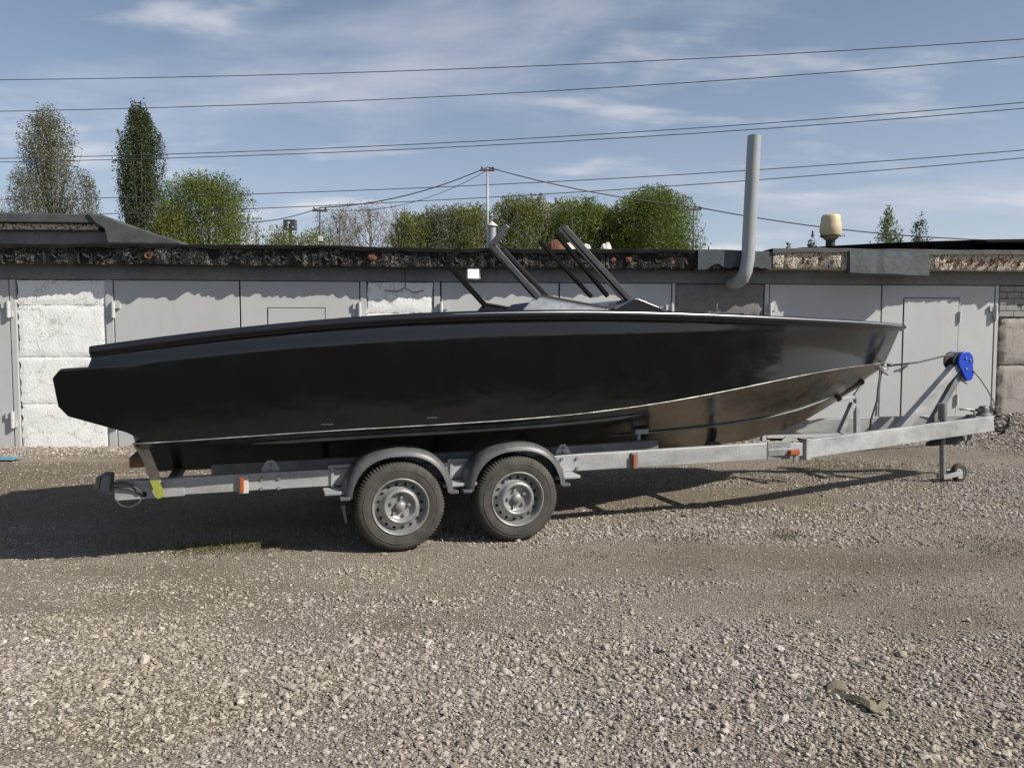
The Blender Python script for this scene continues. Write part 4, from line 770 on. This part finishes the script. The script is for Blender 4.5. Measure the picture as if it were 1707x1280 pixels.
# straps
o = MB()
pts = [T(228, 735, .95), T(243, 757, .95), T(252, 780, .94), T(260, 803, .93)]
for i in range(3): o.bar(pts[i], Vector(pts[i+1])+(Vector(pts[i+1])-Vector(pts[i])).normalized()*.01, .065, .008+.002*i, (0,1,.2))
sb = o.build('webbing', M['strap'], None)
st = tag(empty('tie_down_strap', TL, A18), 'dirty white tie down strap with a yellow end at the boat stern', 'strap'); sb.parent = st
MB().bar(T(257, 800, .935), T(269, 829, .92), .05, .010, (0,1,.2)).build('yellow_end', M['strapy'], st)
o = MB().tube([T(1471, 613, .0), T(1466, 640, .01), T(1462, 668, .02), T(1452, 700, .04), T(1450, 716, .05)], .011, 6).tube([T(1468, 614, .02), T(1463, 650, .02), T(1460, 694, .03)], .008, 6).tube([T(1464, 615, .02), T(1480, 625, .02)], .009, 6).build('bow_rope', M['cable'], None, True); o.location = TL; o.rotation_euler = (0,0,A18); tag(o, 'thin dark rope hanging from the bow eye to the drawbar', 'rope')
o = MB().prism([bz(217, 760, .4), bz(262, 758, .4), bz(262, 775, .4), bz(217, 779, .4)], -.45, .1).build('wooden_chock', M['rust'], None, bevel=.01); o.location = TL; o.rotation_euler = (0,0,A18); tag(o, 'wooden block wedged between the stern and the trailer end', 'block')
# ------------------------------------------------------------------ trees
def leaf_mesh(name, C, size, mat, parent, seed, flat=.0):
    r = np.random.default_rng(seed); n = len(C); a = r.normal(size=(n,3)); a /= np.linalg.norm(a, axis=1)[:,None]; b = r.normal(size=(n,3)); b -= (a*b).sum(1)[:,None]*a; b /= np.linalg.norm(b, axis=1)[:,None]
    s = size*np.exp(r.normal(0, .3, n))[:,None]; a = a*s; b = b*s*.62
    v = np.stack([C-a, C-b*.9, C+a*1.0, C+b*.9], 1).reshape(-1, 3); f = np.arange(4*n).reshape(n, 4)
    return npmesh(name, v, f, mat, parent)
def tree(name, label, x, ytop, ybase_w, Y, shape, leaf, bark, nl, ls, seed, limbs=26, cl=.35, group=None, base_z=0.0, cat='tree', bare=False, lean=0.0, up=.6, sprig=0, group_=None):
    """shape: list of (height fraction, radius in picture px) giving the crown's outline."""
    r = np.random.default_rng(seed); b = at(x, HOR, Y); top = at(x, ytop, Y); H = top[2]-base_z; px = Y/FPX*1.0
    e = tag(empty(name, (b[0], Y, base_z)), label, cat, group); hs = np.array([s[0] for s in shape]); rs = np.array([s[1]*px for s in shape])
    rad = lambda h: np.interp(h, hs, rs)
    tb = MB(); tr_ = max(.05, H*.013); k = 8
    trunk = [(lean*H*(i/k)**2 + (.012*H*math.sin(i*1.7+seed) if 0 < i < k else 0), .01*H*math.cos(i*1.3+seed), H*.93*i/k) for i in range(k+1)]
    tb.tube(trunk, [tr_*(1-.88*i/k) for i in range(k+1)], 7)
    tips = []; h0 = hs[0]
    for i in range(limbs):
        h = h0*.6 + (0.95-h0*.6)*(i+r.random())/limbs; f = min(h/.93, 1)*k; j = min(int(f), k-1); p = np.array(trunk[j])+(np.array(trunk[j+1])-np.array(trunk[j]))*(f-j)
        az = i*2.39996+r.normal()*.4; L = rad(min(h+up*.15, 1))*(.75+.4*r.random())+.02*H; d = np.array([math.cos(az), math.sin(az), 0])
        rise = L*up*(1+r.random()*.8); rise = min(rise, max(.02*H, (.97-h)*H))
        q1 = p+d*L*.45+np.array([0,0,rise*.35]); q2 = p+d*L*.9+np.array([0,0,rise]); tb.tube([p, q1, q2], [tr_*.38*(1-.7*h)+.008, tr_*.25*(1-.7*h)+.006, .006], 5, cap=False); tips += [q1, q2, (q1+q2)/2]
        for s_ in range(4 if bare else 2):
            w_ = r.normal(size=3); w_[2] = abs(w_[2])*.9+.3*up; w_ /= np.linalg.norm(w_); m0 = q1+(q2-q1)*r.random(); q3 = m0+w_*L*(.22+.22*r.random()); q3[2] = min(q3[2], H*(1.0 if bare else .96)); tb.tube([m0, (m0+q3)/2+r.normal(size=3)*.03*L, q3], [tr_*.14+.004, .009, .005], 4, cap=False); tips += [q3, (q3+m0)/2]
            if bare:
                for s2 in range(4):
                    w2 = w_+r.normal(size=3)*.6; w2 /= np.linalg.norm(w2); m1 = m0+(q3-m0)*r.uniform(.3, 1); tb.tube([m1, m1+w2*L*r.uniform(.18, .35)], [.011, .004], 3, cap=False); tips.append(m1+w2*L*.25)
    tb.build('trunk', bark, e, True, fix=False)
    tips = np.array(tips); n1 = int(nl*.5); c1 = tips[r.integers(0, len(tips), n1)] + r.normal(size=(n1,3))*cl*np.array([1,1,1.15])
    nl = int(nl*1.45); m_ = int(nl*.62); nc = max(30, m_//55); hh = hs[0]+(1-hs[0])*r.random(nc*3)**.9; w = rad(hh)**1.3+1e-6; sel = r.choice(len(hh), nc, p=w/w.sum()); hh = hh[sel]
    a = r.uniform(0, 6.283, nc); q = np.sqrt(r.uniform(.15, 1.0, nc))*(.78+.30*r.random(nc)); q = q*(.62+.68*fbm(a*1.1+seed, hh*9, seed+3, 2)); cc = np.stack([np.cos(a)*rad(hh)*q + lean*H*hh**2, np.sin(a)*rad(hh)*q, hh*H], 1)
    c2 = cc[r.integers(0, nc, m_)]+r.normal(size=(m_,3))*cl*np.array([.8,.8,1.3 if up > .8 else .9])
    Cn = np.concatenate([c1, c2])
    if sprig:                                                     # shoots that break the outline
        for i in range(sprig):
            hh_ = r.uniform(hs[0], 1); az = r.uniform(0, 6.283); p = np.array([math.cos(az)*rad(hh_)*.95+lean*H*hh_**2, math.sin(az)*rad(hh_)*.95, hh_*H]); L = r.uniform(.5, 1.0)*cl*3.2; dd = np.array([math.cos(az)*.35, math.sin(az)*.35, 1.0]); t = r.random(26)[:,None]; Cn = np.concatenate([Cn, p+dd*L*t+r.normal(size=(26,3))*cl*.13])
    hz = Cn[:,2]/H; keep = (hz > hs[0]*.75) & (hz < 1.03) & (np.hypot(Cn[:,0]-lean*H*hz**2, Cn[:,1]) < rad(np.clip(hz, 0, 1))*1.12+cl*.9)
    leaf_mesh('crown', Cn[keep], ls, leaf, e, seed+1); return e
LD, LG, LN_, LO, LB = M['leaf_dark'], M['leaf_grey'], M['leaf_green'], M['leaf_olive'], M['leaf_bud']; BK, BD = M['bark'], M['bark_dark']
TG = 'trees behind the garages'
tree('poplar_tree', 'tall sparse grey green poplar above the raised roof', 92, 184, 0, 70, [(.4, 20), (.62, 32), (.72, 37), (.9, 38), (.94, 31), (.975, 20), (1, 10)], LG, BK, 20000, .062, 1, 80, .42, TG, up=2.2, sprig=60)
tree('poplar_tree', 'young sparse poplar on the darker side of the tall grey one', 46, 283, 0, 68, [(.4, 26), (.75, 28), (.9, 22), (1, 8)], LG, BK, 8000, .062, 2, 46, .4, TG, up=1.8, sprig=26)
tree('poplar_tree', 'young sparse poplar between the two tall poplars', 150, 289, 0, 69, [(.4, 20), (.75, 20), (.9, 15), (1, 6)], LG, BK, 5500, .062, 3, 40, .36, TG, up=1.8, sprig=18)
tree('poplar_tree', 'tall dark green columnar poplar beside the willow', 242, 177, 0, 60, [(.35, 30), (.5, 33), (.7, 34), (.82, 34), (.89, 28), (.94, 15), (.97, 12), (1, 7)], LD, BD, 34000, .062, 4, 90, .28, TG, up=2.8, sprig=90)
tree('willow_tree', 'bushy fresh green willow beside the dark columnar poplar', 350, 300, 0, 48, [(.45, 68), (.7, 70), (.88, 68), (.95, 58), (1, 40)], LN_, BK, 34000, .05, 5, 60, .34, TG, up=.9, sprig=70)
tree('willow_tree', 'low olive green willow at the foot of the dark poplar', 294, 338, 0, 46, [(.5, 34), (.8, 34), (.92, 24), (1, 10)], LO, BK, 12000, .05, 6, 36, .3, TG, up=.9, sprig=30)
tree('bare_tree', 'thin leafless tree next to the bushy willow', 432, 352, 0, 44, [(.3, 14), (.7, 20), (1, 5)], LB, BK, 700, .05, 7, 18, .35, 'trees behind the garages', bare=True, up=1.3)
tree('shrub', 'low yellow green shrub under the distant floodlight mast', 472, 382, 0, 42, [(.5, 38), (.8, 38), (.92, 26), (1, 10)], LO, BK, 8000, .045, 8, 26, .35, 'trees behind the garages', up=.8, sprig=10, cat='shrub')
for i, (x, yt, w_, lb) in enumerate(((568, 348, 46, 'bare twiggy tree beside the boxed wire pole'), (618, 342, 52, 'wide bare tree with fanning pale branches'), (668, 350, 30, 'bare tree touching the first green bush'))):
    tree('bare_tree', lb, x, yt, 0, 45+i, [(.35, w_*.7), (.65, w_), (.85, w_*.9), (1, w_*.35)], LB, BK, 4200, .032, 20+i, 46, .36, 'trees behind the garages', bare=True, up=1.25)
for i, (x, yt, w_, lf, lb, nl) in enumerate(((532, 388, 30, LO, 'low pale shrub below the boxed wire pole', 2200), (695, 362, 34, LO, 'loose green bush beside the bare trees', 5200), (738, 352, 40, LG, 'ragged grey green bush left of the roof vent', 6500), (782, 348, 42, LO, 'sparse olive bush directly behind the tall pole', 7000), (872, 334, 52, LO, 'dense olive bush beside the capped roof vent', 11000), (960, 338, 54, LN_, 'wide green bush behind the windscreen pillars', 12000), (1012, 352, 36, LO, 'olive bush leaning on the round tree', 6500))):
    tree('shrub', lb, x, yt, 0, 40+i*.7, [(.5, w_*1.05), (.8, w_*1.05), (.9, w_*.95), (.96, w_*.8), (1, w_*.5)], lf, BK, int(nl*2.1), .045, 30+i, 40, .3, 'trees behind the garages', up=1.2, sprig=110, cat='shrub')
tree('round_tree', 'dense round dark green tree behind the short wire pole', 1087, 317, 0, 43, [(.5, 68), (.75, 71), (.86, 64), (.94, 48), (.98, 32), (1, 14)], LN_, BD, 42000, .045, 45, 60, .34, 'trees behind the garages', up=.6, sprig=34)
tree('shrub', 'thin twiggy bush at the edge of the round tree', 1165, 378, 0, 42, [(.3, 14), (.7, 18), (1, 4)], LO, BK, 900, .05, 46, 16, .25, 'trees behind the garages', up=1.2, cat='shrub', sprig=6)
for i, (x, yt, w_, lf, lb, nl) in enumerate(((1350, 392, 11, LD, 'tiny dark treetop left of the upturned jug', 500), (1475, 350, 30, LN_, 'pale feathery sapling behind the black lean-to roof', 2000), (1527, 362, 30, LD, 'darker green sapling behind the black lean-to roof', 2200), (1312, 408, 14, LD, 'faint low treetop beside the vent pipe', 350))):
    tree('sapling', lb, x, yt, 0, 36 if w_ > 20 else 80, [(.35, w_*.8), (.7, w_), (.85, w_*.6), (1, 2)], lf, BD, nl*2, .04 if w_ > 20 else .1, 60+i, 20, .14, 'trees behind the garages', up=2.4, sprig=26)
# far floodlight mast
b = at(484, 395, 55); tpz = at(484, 366, 55)[2]; e = tag(empty('light_mast', (b[0], 55, 0)), 'distant dark floodlight mast rising out of the low shrub', 'mast')
MB().tube([(0,0,0), (0,0,tpz-.3)], .12, 8).build('mast_post', M['cable'], e); MB().box((-.42, -.3, tpz-.75), (.42, .3, tpz-.65)).box((-.40, -.3, tpz-.1), (.40, .3, tpz-.05)).box((-.4, -.3, tpz-.7), (-.34, .3, tpz-.05)).box((.34, -.3, tpz-.7), (.4, .3, tpz-.05)).build('platform', M['cable'], e)
for sx in (-.25, .2): MB().box((sx-.12, -.35, tpz-.5), (sx+.12, -.1, tpz-.2)).build('lamp_head', M['cable'], e)
# ------------------------------------------------------------------ small things on the ground
def gpt(x, y): d = ray(x, y); t = -CAMH/d[2]; p = C0+t*d; return p[0], p[1]
def tufts():
    C = []; r = np.random.default_rng(77); V = []; F = []
    for x, y, sx, sy, n in ((350, 915, 70, 7, 1300), (420, 909, 50, 4, 500), (1385, 772, 40, 6, 700), (1480, 778, 50, 6, 350), (1312, 893, 18, 5, 420), (1600, 905, 60, 8, 260), (1140, 900, 30, 5, 220), (1090, 790, 60, 8, 500), (700, 768, 26, 8, 900), (1700, 748, 30, 8, 500), (1690, 920, 40, 8, 200), (60, 790, 80, 6, 260), (1000, 925, 60, 6, 150)):
        for _ in range(n):
            px, py = x+r.normal()*sx, y+r.normal()*sy; gx, gy = gpt(px, py)
            if wall_sn(gx, gy)[1] < .03: continue
            gz = float(ground_z(gx, gy)); h = r.uniform(.01, .032)*(3 if x == 700 else 1); a = r.uniform(0, 6.28); w = .0022; d = np.array([math.cos(a), math.sin(a), 0]); l = np.array([math.cos(a*3), math.sin(a*3), 0])*h*.6; p = np.array([gx, gy, gz-.004]); k = len(V)
            V += [p-d*w, p+d*w, p+l*.4+np.array([0,0,h*.7])+d*w*.7, p+l+np.array([0,0,h])]; F.append((k, k+1, k+2, k+3))
    o = npmesh('grass_tufts', V, F, M['grass']); tag(o, 'thin yellow green grass growing through the gravel', 'grass', kind='stuff')
tufts()
gx, gy = gpt(1440, 1174); gz = float(ground_z(gx, gy)); P = []
path = [(-.02, .088), (-.055, .095), (-.085, .085), (-.055, .04), (-.025, -.005), (.0, -.04), (.025, -.038), (.05, -.02), (.078, -.004)]
for i, (x, y) in enumerate(path):
    wd = .02+.009*math.sin(i*1.4); z = .018+.010*math.sin(i*1.8); P.append([(x-.4*wd, y-wd, z-.006), (x, y, z+.006), (x+.4*wd, y+wd, z+.0), (x+.4*wd, y+wd, z-.005), (x, y, z-.002), (x-.4*wd, y-wd, z-.011)])
mb = MB().grid([r_+[r_[0]] for r_ in P]); mb.add(P[0], [(0,1,2,3,4,5)]).add(P[-1], [(0,1,2,3,4,5)])
o = mb.build('bent_scrap', varied('weathered_leather', (.12,.10,.065), (.20,.17,.12), 30, .85, 0, .004, 120), None, True, auto=40); o.location = (gx, gy, gz); o.scale = (1.3, 1.3, 1.25); tag(o, 'bent flat strip of brown scrap lying alone on the gravel', 'scrap')
gx, gy = gpt(2, 768); P = [[(i*.05-.2, j*.05-.06, .02+.05*float(fbm(i*.7, j*.9, 4, 3))*math.sin(math.pi*(j+.5)/5)) for j in range(5)] for i in range(9)]
o = MB().grid(P).build('blue_plastic_scrap', M['tarp'], None, False); o.location = (gx, gy, float(ground_z(gx, gy))); tag(o, 'crumpled blue plastic scrap on the ground by the white pier', 'scrap')
